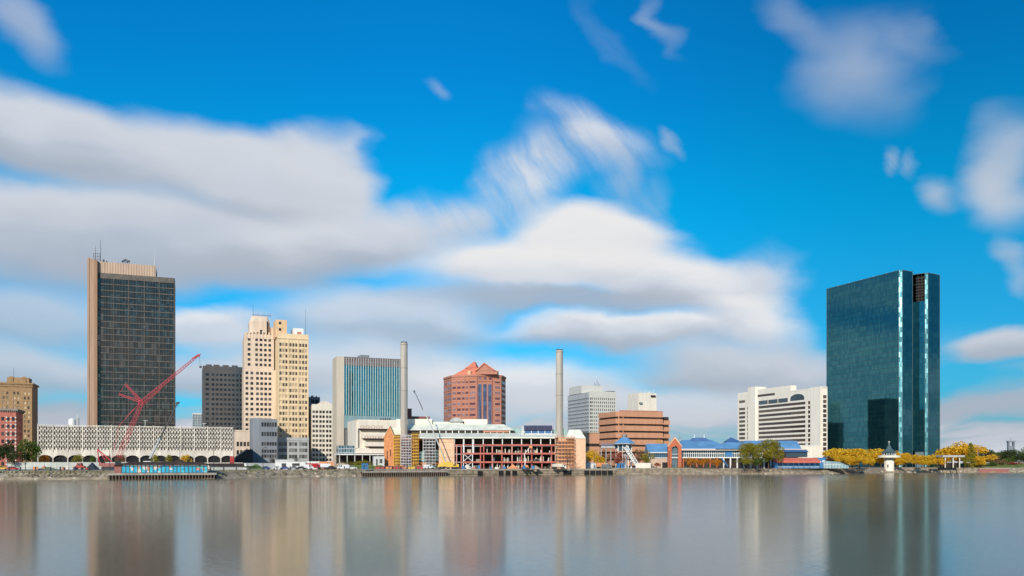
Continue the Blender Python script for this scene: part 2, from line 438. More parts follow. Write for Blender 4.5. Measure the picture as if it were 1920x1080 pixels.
mat('tarp_green', (.10, .14, .07), .9, var=.3)
mat('cyan_panel', (.03, .38, .58), .6, var=.1)
wglass('pane', (.025, .022, .022), (.10, .09, .08))
wglass('pane_blind', (.10, .07, .05), (.66, .50, .32))
wglass('pane_shade', (.07, .07, .07), (.22, .21, .19))
wglass('pane_blue', (.04, .07, .09), (.14, .22, .26))
wglass('pane_brown', (.05, .035, .028), (.12, .085, .06))
wglass('pane_red', (.12, .05, .06), (.30, .20, .22))
glass('glass_bronze', (.085, .075, .065), (.19, .165, .14), pw=1.45, ph=3.95, tilt=.010, thr=.75, line=(.05, .045, .04), lw=.10, metal=.75)
glass('glass_green', (.028, .150, .19), (.056, .205, .225), pw=1.6, ph=3.8, tilt=.003, lw=.12, line=(.008, .035, .04), bw=.30, amt=.8)
glass('glass_teal', (.045, .34, .37), (.09, .46, .50), pw=1.8, ph=3.6, tilt=.004, lw=.06, line=(.02, .08, .08), amt=.6)
glass('glass_sky_sheen', (.07, .25, .28), (.24, .48, .49), rough=.3, pw=1.0, ph=3.6, tilt=.05, lw=.12, line=(.10, .25, .27), metal=.75)  # paler colour paints in the bright sky mirrored by the chamfered edges
glass('glass_lite', (.32, .46, .46), (.40, .54, .54), rough=.3, pw=1.8, ph=3.6, tilt=.01, metal=.5, line=(.25, .40, .42))
glass('glass_tint', (.12, .22, .26), (.28, .40, .46), pw=1.5, ph=2.2, tilt=.02, metal=.7, lw=.12, line=(.6, .6, .58))
glass('glass_red_tower', (.16, .17, .26), (.26, .30, .42), pw=1.2, ph=3.4, tilt=.01, metal=.7)
# mural on the river pavilion: hard-edged colour patches
def mural():
    m = bpy.data.materials.new('mural'); m.use_nodes = True; h = G(m.node_tree); b = m.node_tree.nodes['Principled BSDF']
    oc = h.n('ShaderNodeTexCoord').outputs['Object']; v = h.n('ShaderNodeTexVoronoi'); v.inputs['Scale'].default_value = .9; h.put(v.inputs['Vector'], oc)
    rp = h.n('ShaderNodeValToRGB'); e = rp.color_ramp; e.interpolation = 'CONSTANT'
    for i, (q, c) in enumerate(((0, (.03, .40, .62)), (.3, (.05, .55, .60)), (.5, (.70, .60, .48)), (.6, (.02, .28, .55)), (.72, (.62, .22, .16)), (.82, (.08, .50, .45)), (.92, (.6, .66, .7)))):
        el_ = e.elements[i] if i < 2 else e.elements.new(q); el_.position = q; el_.color = (*c, 1)
    h.put(rp.inputs[0], h.sep(v.outputs['Color'])[0]); h.put(b.inputs['Base Color'], rp.outputs[0]); b.inputs['Roughness'].default_value = .7; MAT['mural'] = m
mural()
# river: silt-brown water smoothed by a long exposure
def water():
    m = bpy.data.materials.new('river_water'); m.use_nodes = True; h = G(m.node_tree); b = m.node_tree.nodes['Principled BSDF']
    oc = h.n('ShaderNodeTexCoord').outputs['Object']
    n_ = h.noise(h.vm('MULTIPLY', oc, (.25, 1.0, 1)), .02, 4, .6)
    h.put(b.inputs['Base Color'], h.mix(h.mr(n_, .3, .7), (.190, .148, .080), (.218, .172, .096)))
    h.put(b.inputs['Roughness'], h.mr(n_, .3, .7, .125, .155)); b.inputs['IOR'].default_value = 1.33; b.inputs['Specular IOR Level'].default_value = .5
    # long-crested ripples, far finer than a pixel: they draw reflections out downwards
    ry = h.m('SUBTRACT', h.noise(h.vm('MULTIPLY', oc, (1.5, 9.0, 1)), 1.0, 2, .5), .5); rx = h.m('SUBTRACT', h.noise(h.vm('MULTIPLY', oc, (1.3, 2.0, 1)), 1.0, 2, .5), .5)
    h.put(b.inputs['Normal'], h.vm('NORMALIZE', h.xyz(h.m('MULTIPLY', rx, .02), h.m('MULTIPLY', ry, .09), 1.0)))
    MAT['water'] = m
water()

# ------------------------------------------------------------------ the setting
wb = MB(); wb.face([(-4000, -1500, 0), (4000, -1500, 0), (4000, 5000, 0), (-4000, 5000, 0)])
tag(wb.build('river', 'water'), None, kind='structure')
SH = [(-700, 893), (0, 900), (400, 898), (530, 895), (700, 893), (1000, 890.5), (1300, 889.5), (1560, 889), (1640, 887.5), (1700, 886), (1920, 886), (2600, 886)]
shore = [P(px, F*HC/(py-HY)) for px, py in SH]
def off_line(pts, o):
    r = []
    for i, q in enumerate(pts):
        a = pts[max(i-1, 0)]; b = pts[min(i+1, len(pts)-1)]; t = (b-a).normalized(); r.append(q+Vector((-t.y, t.x))*o)
    return r
INL = [9, 9, 9, 9, 6, 4, 3.5, 6, 4, 4.5, 4, 4]
top_ = [q+((off_line(shore, 1)[i]-q).normalized())*INL[i] for i, q in enumerate(shore)]
gb = MB()
for i in range(len(top_)-1):
    a, b = top_[i], top_[i+1]; gb.face([(a.x, a.y, GZ), (b.x, b.y, GZ), (b.x*1.0, 9000, GZ), (a.x*1.0, 9000, GZ)])
a, b = top_[0], top_[-1]
gb.face([(-9000, a.y, GZ), (a.x, a.y, GZ), (a.x, 9000, GZ), (-9000, 9000, GZ)]); gb.face([(b.x, b.y, GZ), (9000, b.y, GZ), (9000, 9000, GZ), (b.x, 9000, GZ)])
tag(gb.build('city_ground', 'city_ground'), None, kind='structure')
def strip(name, m, i0, i1, lo, hi, z0, z1, sub=14, jit=0.0):
    """ground strip between two offsets of the shore line"""
    A = off_line(shore, 1); s_ = MB(); pa = []
    for i in range(i0, i1):
        for k in range(sub):
            t = k/sub; b_ = shore[i]+(shore[i+1]-shore[i])*t; n_ = ((A[i]-shore[i])*(1-t)+(A[i+1]-shore[i+1])*t).normalized(); pa.append((b_, n_, INL[i]*(1-t)+INL[i+1]*t))
    pa.append((shore[i1], (A[i1]-shore[i1]).normalized(), INL[i1]))
    R_ = random.Random(3); rows_ = []
    N = 5 if jit else 1
    for b_, n_, w_ in pa:
        l = lo*w_ if lo <= 1 else lo; h_ = hi*w_ if hi <= 1 else w_+hi-1
        r = []
        for k in range(N+1):
            t = k/N; q = b_+n_*(l+(h_-l)*t); z = z0+(z1-z0)*(t**.8); j = jit if 0 < k < N else 0
            r.append((q.x+R_.uniform(-j, j), q.y+R_.uniform(-j, j), z+R_.uniform(-j, j)*.4))
        rows_.append(r)
    for r, q in zip(rows_, rows_[1:]):
        for k in range(N): s_.face([r[k], q[k], q[k+1], r[k+1]])
    return s_.build(name, m)
tag(strip('river_bank', 'soil', 0, 4, 0, 1, -.2, GZ, 16, .5), None, kind='structure')
tag(strip('river_bank', 'stone_wall', 4, 11, 0, 1, -.2, GZ, 16, .35), None, kind='structure')
tag(strip('promenade', 'paving', 0, 11, 1.0, 12, GZ+.012, GZ+.012), None, kind='structure')
def lip(i, t, o):
    A = off_line(shore, 1); b_ = shore[i]+(shore[i+1]-shore[i])*t; n_ = ((A[i]-shore[i])*(1-t)+(A[i+1]-shore[i+1])*t).normalized(); return b_+n_*(INL[i]*(1-t)+INL[i+1]*t+o)
def lip_at(px, o=0.0):
    """point on the top edge of the bank at a bearing, o metres inland"""
    k = (px-960)/F; best = None
    for i in range(len(shore)-1):
        for j in range(41):
            q = lip(i, j/40, o); e = abs(q.x/q.y-k)
            if best is None or e < best[0]: best = (e, q)
    return best[1]

# ------------------------------------------------------------------ towers of the left half
def parapet(mb, W, D, H, k=.3, h=.9):
    mb.box(-.05, -.05, H, W+.05, k, H+h); mb.box(-.05, D-k, H, W+.05, D+.05, H+h); mb.box(-.05, k, H, k, D-k, H+h); mb.box(W-k, k, H, W+.05, D-k, H+h)
def mast(t, x, y, z, h, r=.18, m='dark_metal'):
    return MB().bar((x, y, z), (x, y, z+h), r, 5, r*.4).build('antenna', m, t)

# tall office tower, bronze glass between tan end walls
t, c = base('office_tower', 'tall dark bronze glass office tower with a tan end wall, tan crown and roof antennas', 'tower', 183, 500)
W = reach(c, U, 327); D = 30; H = Z(511, 500)-GZ; HS = Z(486, 498)-GZ; W2 = reach(c, U, 292)
x0 = reach(c-V*2.5, U, 163.5)
MB().box(x0, -2.5, 0, x0+1.0, D, HS+.6).box(x0+1.0, -2.2, 0, -1.6, D, HS).box(0, D-.5, 0, W, D+.4, H).build('end_wall', mat('tan_slab', (.46, .30, .21), .85, var=.08, streak=True), t)
MB().box(-1.6, -2.2, 0, 0, D, HS-.5).build('shaded_return', 'tan_concrete', t)  # slab's shaded side: the shade is put into a darker brown
MB().box(W+.02, .1, 0, W+.3, D, H-.3).build('dark_return', 'dark_metal', t)
MB().box(0, .5, 0, W, D-.6, H-.1).build('curtain_wall', 'glass_bronze', t)
b = MB(); nf = 30; fh = (H-4)/nf
for i in range(nf+1): b.box(0, .05, 1+i*fh, W, .5, 1+i*fh+.5)
for i in range(29): x = W*i/28; b.box(x-.06, -.02, 0, x+.06, .5, H-1)
for i in range(6): x = W*i/5; b.box(min(x, W-.15)-.16, -.12, 0, min(x, W-.15)+.16, .49, H)
b.box(0, -.1, H-3.2, W, .5, H)
b.build('mullion_grid', mat('mullion', (.13, .115, .10), .6, var=.25, vs=.3), t)
b = MB().box(0, .2, H, W2, D*.8, H+6.6)
for i in range(22): x = W2*(i+.5)/22; b.box(x-.12, 0, H, x+.12, .2, H+6.6)
b.build('crown', 'tan_light', t)
for x, zt in ((1.2, HS+13), (-1.5, HS+9)): mast(t, x, 4, HS, zt-HS, .2)
b = MB()
for i in range(4): b.bar((-2.4+i*1.1, 3, HS), (-2.4+i*1.1, 3, HS+4.6), .10)
for z in (1.2, 2.8, 4.4): b.bar((-2.6, 3, HS+z), (1.2, 3, HS+z), .10)
b.box(2.5, 3, H+6.6, 3.4, 4, H+8.6).box(4.2, 3, H+6.6, 4.9, 4, H+7.9)
b.build('antenna_frame', 'dark_metal', t)
b = MB()
for i in range(5): b.bar((13+i*.9, 4, H+6.6), (13+i*.9, 4, H+9.4+(i % 2)*.8), .12); b.cyl(13+i*.9, 3.7, H+8+(i % 3)*.5, H+8.9+(i % 3)*.5, .5, .45, 8)
b.bar((12.6, 4, H+8.2), (17, 4, H+8.2), .1).build('dish_rack', 'dark_metal', t)
mast(t, W2-.8, 3, H+6.6, 9, .16, 'grey_metal'); mast(t, W2+.6, 3, H, 6, .1, 'grey_metal')

# white screen-walled garage
t, c = base('parking_garage', 'long low white parking garage with staggered slot screens above an arcade', 'parking garage', 70, 430)
W = reach(c, U, 437.5); H = Z(796, 430)-GZ; ZA = 8.7
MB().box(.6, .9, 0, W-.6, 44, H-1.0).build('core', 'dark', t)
for x_ in (0, W-.6): MB().box(x_, .52, 0, x_+.6, 44, H).build('end_wall', 'garage_white', t)
nb = 14; bw = W/nb; zr = [ZA+1.6, ZA+1.6]
rh = (H-ZA-1.5)/4.85
for j in range(nb):
    b = MB(); x0 = j*bw
    b.box(x0, -.25, ZA, x0+.45, .5, H+.3)                      # pier between panels
    nfin = 8; fw = (bw-.45)/nfin
    b.box(x0+.45, .0, ZA, x0+bw, .5, ZA+.5)
    for k in range(nfin):
        xx = x0+.45+k*fw; b.box(xx, -.10, ZA+.5, xx+fw*.28, .45, H-.35)
        zc_ = ZA+.5; xa_, xb_ = xx+fw*.28, xx+fw
        b.box(xa_, .10, zc_, xb_, .40, ZA+1.1+(.9 if k % 2 else 0)); zc_ = ZA+1.1+(.9 if k % 2 else 0)
        for r in range(5):                                     # web between the open slots, staggered column to column
            z0 = ZA+1.1+r*rh+(.9 if k % 2 else 0); z1 = min(z0+rh*.70, H-.4)
            b.box(xa_, .10, z1, xb_, .40, min(ZA+1.1+(r+1)*rh+(.9 if k % 2 else 0), H-.35))
    b.box(x0, -.02, H-.35, x0+bw, .45, H-.05)
    b.build('screen_panel', 'garage_white', t)
b = MB(); na = 14; aw = W/na
for j in range(na):
    x0 = j*aw; n_ = 12; b.box(x0, 0, 0, x0+.5, .7, ZA)
    for k in range(n_):
        a0 = (k/n_)*2-1; zc = 5.0+2.0*math.sqrt(max(0, 1-((k+.5)/n_*2-1)**2))
        b.box(x0+.5+(aw-.5)*k/n_, 0, zc, x0+.5+(aw-.5)*(k+1)/n_, .7, ZA)
b.build('arcade', 'garage_white', t)
for x, h_ in ((W*.53, 3.0), (W*.84, 2.0)):
    MB().bar((x, 3, H-1), (x, 3, H+h_), .14).bar((x-.8, 3, H+h_), (x+1.3, 3, H+h_), .12).build('roof_lamp', 'white', t)

# grey stone block in the tower's shade
t, c = base('stone_office_block', 'wide grey stone office block with rows of square windows, left of the stepped tower', 'office building', 380, 585)
W = reach(c, U, 457); D = 26; H = Z(688, 585)-GZ; fa = Facade(t, 'limestone', W, D)
nr = 18; ph = (H-8)/nr; rs = rows(5.5, nr, ph, ph*.5)
cs = []
for g0, g1, n in ((0.03, .16, 1), (.20, .47, 3), (.47, .75, 3), (.75, .99, 2)): cs += cols(W*g0, W*g1, n, 1.9)
cs = cols(W*.04, W*.18, 1, 2.2)+cols(W*.20, W*.99, 8, 1.7)
fa.mb.box(.35, .35, 0, W-.35, D, H); fa.grid('F', 0, W, 0, H, cs, rs, win='pane_shade')
fa.mb.box(0, .35, 0, .35, D, H)
fa.mb.box(0, 0, H, W, .5, H+.9)
for x in (2, 7, 13, 19): fa.mb.box(x, .02, H+.9, min(x+4, W), .48, H+1.9)
fa.finish(100)

# stepped limestone tower
t, c = base('stepped_tower', 'pale stepped limestone tower with a rounded arched crown, tallest of the stone towers', 'tower', 457, 560)
D = 25; W = reach(c, U, 523)
def LZ(py, d): return Z(py, d)-GZ
H1 = LZ(692, 560); H2 = LZ(631, 560); H3 = LZ(618, 560); H4 = LZ(590, 560)
fa = Facade(t, 'limestone', W, D); fa.mb.box(.35, .35, 0, W-.3, D, H1+.01)
cs1 = [q for g0, g1, n in ((.02, .30, 2), (.33, .80, 4)) for q in cols(W*g0, W*g1, n, 1.8)]
nr = 15; ph = 3.4; zt = H1-1.4
fa.grid('F', 0, W, 0, H1, cs1, rows(zt-(nr-1)*ph-1.9, nr, ph, 1.8))
# bow-fronted upper shaft
ux0, ux1 = W*.02, W*.86; z0 = H1
fa.mb.box(ux0+.35, .36, H1+.01, ux1, D-2, H2)
fa.grid('F', ux0, ux1, H1, H2+2, cols(W*.10, W*.20, 1, 1.8)+cols(W*.30, W*.80, 4, 1.7), rows(H1+2.3, 6, 3.3, 1.8), off=0.02)
fa.mb.box(ux0, .4, H1, ux0+.34, D-3, H2)
for k in range(9):                                              # scalloped fins above the shaft
    x = ux0+(ux1-ux0)*(k+.5)/9; fa.mb.box(x-.45, -.25, H2-1, x+.45, .3, H2+2.8+1.6*math.sin(math.pi*(k+.5)/9))
fa.mb.box(ux0+.6, 1.2, H2, ux1-.6, D-4, H3-1.5)
xa, xb = W*.17, W*.75
poly = [(xa, 3), (xa+2.2, 1.4), (xb-2.2, 1.4), (xb, 3), (xb, 16), (xa, 16)]
fa.mb.prism(poly, H2, H4-3.5); q = [(x+(1.6 if x < (xa+xb)/2 else -1.6), min(max(y, 2.6), 14.5)) for x, y in poly]
fa.mb.prism(poly, H4-3.5, H4, q)
fa.mb.box(xb, 4, H2, xb+4, 15, H3+3)
fa.finish(100)
o = MB(); n_ = 14; xx = xa+(xb-xa)*.56
o.sweepz([(xx-1.1, H3-3.2), (xx+1.1, H3-3.2)]+[(xx+1.1*math.cos(math.pi*k/8), H3-.4+1.1*math.sin(math.pi*k/8)) for k in range(9)], 1.15, 1.5).build('arched_window', 'pane', t)
MB().box(xb-2.0, 1.2, H3-3.5, xb-1.2, 1.5, H4-3.5).build('dark_slot', 'dark', t)
b = MB()
for k in range(9): b.bar((xa+3+k*1.3, 6, H4), (xa+3+k*1.3, 6, H4+1.6+(k % 3)*.5), .12)
b.bar((xa+2, 6, H4+1.3), (xa+14, 6, H4+1.3), .12).build('roof_railing', 'dark_metal', t)
mast(t, xa+2.5, 6, H4, 8, .15)

# yellow tower
t, c = base('yellow_tower', 'tall yellow brick office tower with three bays of triple windows', 'tower', 521, 552)
W = reach(c, U, 578.5); D = min(reach(c, V, 505), 62); H = LZ(627, 552); fa = Facade(t, 'yellow_stone', W, D)
fa.mb.box(.35, .35, 0, W-.35, D, H)
nr = 20; ph = 3.72; zt = H-7.4
cs = [q for k in range(3) for q in cols(W*(.04+.322*k), W*(.04+.322*k+.285), 3, 1.35)]
fa.grid('F', 0, W, 0, H, cs, rows(zt-(nr-1)*ph, nr, ph, 2.1), k=.4, win='pane_blind')
for k in range(4): x = W*(.013+.322*k); fa.mb.box(x-.25, -.3, 0, x+.35, 0, H-3)
fa.mb.box(-.3, -.45, H-2.6, W+.2, 0, H-1.9); fa.mb.box(0, .36, 0, .36, D, H); fa.mb.box(W-.36, .36, 0, W, D, H)
for i in range(nr): z = zt-i*ph-1.1; fa.mb.box(W*.03, -.08, z, W*.98, 0, z+.35)
fa.mb.box(0, 0, H, W, .5, H+.8)
fa.finish(100)
pts = [P(513, 597), P(537, 597)]
b = MB(); xa = -1.0; xb = reach(c+V*5, U, 538); b.box(xa, 5, H-1, xb, 20, LZ(600, 558)); b.build('penthouse', 'orange_stone', t)
for z in (H+3.2, H+7.4): MB().box(xb-5.2, 4.93, z, xb-3.6, 5, z+1.7).build('window', 'pane', t)
xa = reach(c+V*4, U, 550); xb = reach(c+V*4, U, 569); b = MB().box(xa, 4, H, xb, 14, LZ(613.5, 556)); b.build('plant_room', 'white', t)
MB().box(xb-4, 3.93, H+1, xb-1.4, 4, H+3).build('door', 'copper_red', t)
mast(t, W-1.5, 3, H, LZ(575, 554)-H, .13); mast(t, W*.44, 3, H, 4, .3)

# far slab left of the stone block
t, c = base('glass_slab', 'small distant blue-grey glass slab peeking over the garage', 'office building', 361, 760)
W = reach(c, U, 379); H = LZ(775, 760)
MB().box(0, .2, 0, W, 20, H).build('curtain_wall', 'glass_tint', t)
b = MB().box(-.1, 0, H-.8, W+.1, 20.1, H+.3)
for i in range(7): b.box(W*i/6-.15, 0, 0, W*i/6+.15, .2, H-.8)
b.build('mullion_grid', 'dull_white', t)

# low office with a blank curved end; its shade is put into the grey
t, c = base('grey_office', 'low grey office building with a curved blank end wall, in front of the stone towers', 'office building', 489, 520)
W = reach(c, U, 520); H = LZ(785, 520); D = 24; k = .35
fa = Facade(t, 'grey_paint_and_shade', W, D); fa.mb.box(0, .35, 0, W, D, H)
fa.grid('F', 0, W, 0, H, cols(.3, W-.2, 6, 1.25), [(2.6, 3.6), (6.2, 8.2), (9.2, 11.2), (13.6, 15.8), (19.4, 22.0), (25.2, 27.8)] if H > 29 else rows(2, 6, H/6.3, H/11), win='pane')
xl = reach(c+V*3, U, 469)
arc = [(0, 0)]+[(xl*math.sin(R(a)), 7-7*math.cos(R(a))) for a in range(15, 91, 15)]
fa.mb.prism([(0, D), *[(x, y) for x, y in arc[::-1]]], 0, H+.4)
fa.finish(60)
t, c = base('grey_podium', 'long grey podium at the foot of the yellow tower, with tall three-pane bays', 'office building', 520.5, 533)
W = reach(c, U, 579); H = LZ(820, 533); D = 9; fa = Facade(t, 'grey_lite', W, D); fa.mb.box(0, .35, 0, W, D, H)  # the podium's grey carries the shade lying over its front
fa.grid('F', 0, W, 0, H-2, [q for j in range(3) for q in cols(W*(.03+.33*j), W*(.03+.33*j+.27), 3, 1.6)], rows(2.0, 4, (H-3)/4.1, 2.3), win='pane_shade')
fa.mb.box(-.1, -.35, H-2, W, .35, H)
fa.finish(60)
t, c = base('arcaded_annex', 'cream annex with arched upper windows between the garage and the grey office', 'office building', 440, 530)
W = reach(c, U, 492); H = LZ(809, 530); fa = Facade(t, 'limestone', W, 12); fa.mb.box(0, .35, 0, W, 12, H)
fa.grid('F', 0, W, 0, H, cols(W*.05, W*.92, 7, 1.5), rows(3, 3, 5.2, 2.8)); fa.mb.box(0, -.2, H, W, .5, H+1.0); fa.finish(60)
b = MB(); t, c = base('ramp_roof', 'dark sloping ramp roof beside the grey office', 'roof', 441, 500)
W = reach(c, U, 474); b.sweepz([(0, 1.5), (W, 1.5), (W, 11), (W-3, 11), (0, 6)], 0, 10); b.build('roof', 'dark_metal', t)
b = MB().sweepz([(0, 6.05), (W-3, 11.05), (W-3, 11.8), (0, 6.8)], -.2, .3).build('edge_beam', 'grey_lite', t)

# cream grid building
t, c = base('cream_grid_building', 'cream office building with an even grid of dark square windows', 'office building', 584.5, 560)
W = reach(c, U, 623.5); H = LZ(760, 560); D = min(reach(c, V, 578.5), 30); fa = Facade(t, 'cream', W, D); fa.mb.box(.35, .35, 0, W, D, H)
nr = 12; ph = (H-3.0)/nr
fa.grid('F', 0, W, 0, H, [q for j in range(3) for q in cols(W*(.02+.325*j), W*(.02+.325*j+.30), 2, 1.55)], rows(.8+.3, nr, ph, 1.75), win='pane')
fa.grid('L', .35, D, 0, H, cols(1, D-1, 4, 1.5), rows(1.1, nr, ph, 1.75), win='pane_shade')
for j in range(6): fa.mb.box(W*(.35+j*.1), 1, H, W*(.35+j*.1)+1.2, 8, H+1.2+1.8*math.sin(math.pi*(j+.5)/6))
fa.mb.box(0, 0, H, W, .4, H+.8); fa.finish(100)
t, c = base('plain_grey_block', 'grey-green rooftop block showing behind the cream grid building', 'office building', 578, 610)
W = reach(c, U, 600); H = LZ(744, 610); fa = Facade(t, 'grey_paint_and_shade', W, 14); fa.mb.box(0, .35, 0, W, 14, H)
fa.grid('F', 0, W, 0, H, cols(W*.2, W*.9, 2, 2.4), [(H-4.5, H-2)], win='pane'); fa.finish()
MB().box(W*.3, 3, H, W*.5, 5, H+1.2).box(W*.7, 3, H, W*.8, 5, H+1.0).build('roof_vent', 'grey_metal', t)

# teal glass building
t, c = base('teal_glass_building', 'teal glass office block with a tall pale concrete end wall and white vertical fins', 'office building', 631, 520)
W = reach(c, U, 753); H = LZ(668, 520); D = min(reach(c, V, 623.5), 40); xg = reach(c, U, 645)
MB().box(0, 0, 0, xg, D, H).build('end_wall', mat('pale_concrete', (.58, .50, .40), .85, var=.08, streak=True), t)
zb = LZ(779, 522); zb2 = LZ(803, 522)
MB().box(xg, .8, zb, W, D, H-.8).build('curtain_wall', 'glass_teal', t)
b = MB(); n_ = 24
for i in range(n_+1): x = xg+(W-xg)*i/n_; b.box(x-.11, -.1, zb, x+.11, .8, H-.5)
b.build('fin', 'dull_white', t)
MB().box(xg, .1, H-1.6, W, .8, H).box(xg, .8, H-.8, W, D, H).box(xg, .3, H-5.2, W, .8, H-1.6).build('roof_fascia', mat('fascia', (.16, .14, .14), .7), t)
MB().box(xg, .3, zb2, W, D, zb).build('lower_band', 'glass_lite', t)
MB().box(xg, 1.2, 4, W, D, zb2).build('lower_glazing', 'pane', t)
b = MB()
for i in range(9): x = xg+(W-xg)*.19*i/8; b.box(x-.12, .9, 4, x+.12, 1.2, zb2)
b.build('lower_fin', 'grey_lite', t)
MB().box(xg+.3, .3, 0, W, D-1, 4).build('plinth', 'cream', t)
xa = reach(c+V*8, U, 676); b = MB().box(xa, 8, H, xa+5.5, 13, H+2.6).box(xa-1.5, 8.5, H+.9, xa, 10, H+2.1); b.build('roof_plant', 'grey_metal', t)

# white terraced building
t, c = base('terraced_building', 'low white building with stepped balcony bands, left of the brick gable', 'building', 667, 480)
W = reach(c, U, 745); H = LZ(786.5, 480); D = 26
b = MB().box(0, 1.6, 8.5, W, D, H-.2)
for z0, z1, x in ((H-6.0, H-.6, 1.3), (H-11.5, H-7.8, 3.4), (H-16, H-12.6, 5.0)):
    b.box(x, -.4, z0+1.0, W, 1.6, z1)
b.box(0, 0, 8.5, 1.3, 1.6, H-.2); b.box(0, 0, H-.6, W, 1.6, H)
b.box(1.3, 0, 8.5, W, 1.59, H-16)
b.build('wall', 'cream', t)
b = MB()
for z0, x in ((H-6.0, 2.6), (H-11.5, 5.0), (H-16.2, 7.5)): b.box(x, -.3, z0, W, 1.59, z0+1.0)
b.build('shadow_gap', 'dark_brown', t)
for kk, (z, x) in enumerate(((H-3.9, 2.2), (H-9.8, 4.6))):
    b = MB()
    for j in range(9): b.bar((x+j*1.5, -.42, z+(j % 2)*.7), (x+(j+1)*1.5, -.42, z+((j+1) % 2)*.7), .10); b.box(x+j*1.5+.4, -.5, z-.6, x+j*1.5+.9, -.4, z-.2)
    b.build('relief', 'copper_dark', t)
b = MB()
for j in range(5): b.box(W*.62+j*1.3, 3, H, W*.62+j*1.3+.6, 4, H+1.1)
b.build('roof_unit', 'dark_metal', t)
t, c = base('glass_arcade', 'low glazed arcade with a flat white canopy on thin columns', 'arcade', 637, 475)
W = reach(c, U, 722); h0 = LZ(853, 475)
MB().box(0, 4, h0+.6, W, 12, LZ(835, 475)).build('glazing', 'glass_tint', t)
MB().box(-1, 0, h0, W, 12, h0+.6).build('canopy', 'white', t)
for j in range(7): MB().box(W*j/6-.15, .6, 0, W*j/6+.15, .9, h0).build('column', 'white', t)
MB().box(0, 8, 0, W, 11.9, h0-.02).build('back_wall', 'dark_brown', t)

# far left corner
t, c = base('tan_brick_hotel', 'tan brick block with a heavy cornice at the left edge, taller of the two', 'building', 60, 520)
W = reach(c, U, 75.5); W = 7.5; xl = reach(c, U, -40); H = LZ(721, 520); fa = Facade(t, 'brown_brick', -xl, 20)
t.location = (c.x+U.x*xl, c.y+U.y*xl, GZ)
fa.mb.box(.35, .35, 0, -xl-.35, 22, H); nr = 16; ph = (H-5)/nr
fa.grid('F', 0, -xl, 0, H, [q for j in range(5) for q in cols(-xl*(.2*j+.03), -xl*(.2*j+.17), 2, 1.1)], rows(1.5, nr, ph, 1.7), win='pane_blind')
fa.mb.box(-xl-.34, .36, 0, -xl, 22, H)
fa.finish(100)
b = MB().box(-.4, -1.0, H, -xl+.9, 22, H+.9).box(-.4, -.5, H-1.6, -xl+.4, 0, H)
for j in range(40): x = -xl*j/39.5; b.box(x, -.8, H-.6, x+.35, -.5, H)
b.build('cornice', 'brown_brick', t)
b = MB().box(-xl*.5, 4, H+.9, -xl*.92, 15, H+4.4).box(-xl*.55, 3.6, H+.9, -xl*.62, 4, H+5).box(-xl*.8, 3.6, H+.9, -xl*.86, 4, H+5); b.build('penthouse', 'brown_brick', t)
MB().bar((-xl*.62, 6, H+4), (-xl*.62, 6, H+10), .12).build('flagpole', 'dark_metal', t)
t, c = base('corner_brick_building', 'dark red brick corner building with white stone bands and a bracketed cornice, lower left', 'building', 30, 440)
xl = reach(c, U, -60); H = LZ(770, 440); L = -xl; t.location = (c.x+U.x*xl, c.y+U.y*xl, GZ)
fa = Facade(t, 'pink_wall', L, 22); fa.mb.box(.35, .35, 0, L-.35, 22, H); nr = 7; ph = (H-3)/nr
fa.grid('F', 0, L, 0, H, cols(0, L, 9, 1.3), rows(1.6, nr, ph, 1.9), win='pane')
D = 20; fa.grid('R', .35, D, 0, H, cols(1, D-1, 6, 1.2), rows(1.6, nr, ph, 1.9), off=L, win='pane'); fa.finish(100)
b = MB()
for i in range(14): z = 2+i*(H-4)/14; b.box(L-4.6, -.12, z, L-3.9, 0, z+.7); b.box(L-.6, -.12, z, L+.1, 0, z+.7); b.box(L-2.6, -.12, z, L-2.0, 0, z+.7)
b.build('stone_quoin', 'dull_white', t)
b = MB().box(-.3, -.9, H, L+1.0, 22, H+.9)
for j in range(26): x = L*j/25.6; b.box(x, -.6, H-.7, x+.3, 0, H)
for j in range(16): y = D*j/15.5; b.box(L, y, H-.7, L+.6, y+.35, H)
b.build('cornice', 'grey_stone', t)
# distant roofs over the garage
for (pa, pb, pt, d, nm, lb, m) in ((129, 142, 784, 900, 'water_tank', 'small round white tank beyond the garage roof', 'white'), ):
    t, c = base(nm, lb, 'tank', (pa+pb)/2, d); r_ = (pb-pa)/2/F*d
    MB().cyl(0, 0, 0, LZ(pt+3, d), r_).build('drum', m, t); MB().cyl(0, 0, LZ(pt+3, d), LZ(pt, d), r_, r_*.25).build('lid', m, t)
t, c = base('slim_white_tower', 'slim white tower with a thin spire beyond the garage roof', 'tower', 142, 880)
MB().box(0, 0, 0, 2.6, 6, LZ(783, 880)).build('shaft', 'grey_lite', t); MB().bar((1.3, 1, LZ(783, 880)), (1.3, 1, LZ(776, 880)), .5, 5, .1).build('spire', 'white', t)
# small brown blocks behind the left chimney
t, c = base('brown_plant_block', 'dark brown plant room block behind the left chimney', 'building', 764, 560)
W = reach(c, U, 772); MB().box(-2, 0, 0, W, 8, LZ(767, 560)).build('wall', 'copper_dark', t); MB().box(-2.2, -.2, LZ(767, 560), W+.2, 8, LZ(766, 560)).build('coping', 'dark', t)
t, c = base('low_brown_roof', 'long low dark roof line behind the grey telescopic crane', 'building', 772, 562)
W = reach(c, U, 805); MB().box(0, 0, 0, W, 8, LZ(783, 562)).build('wall', 'brown_brick', t); MB().box(-.3, -.4, LZ(783, 562), W+.4, 8, LZ(780.5, 562)).build('roof', 'copper_dark', t)
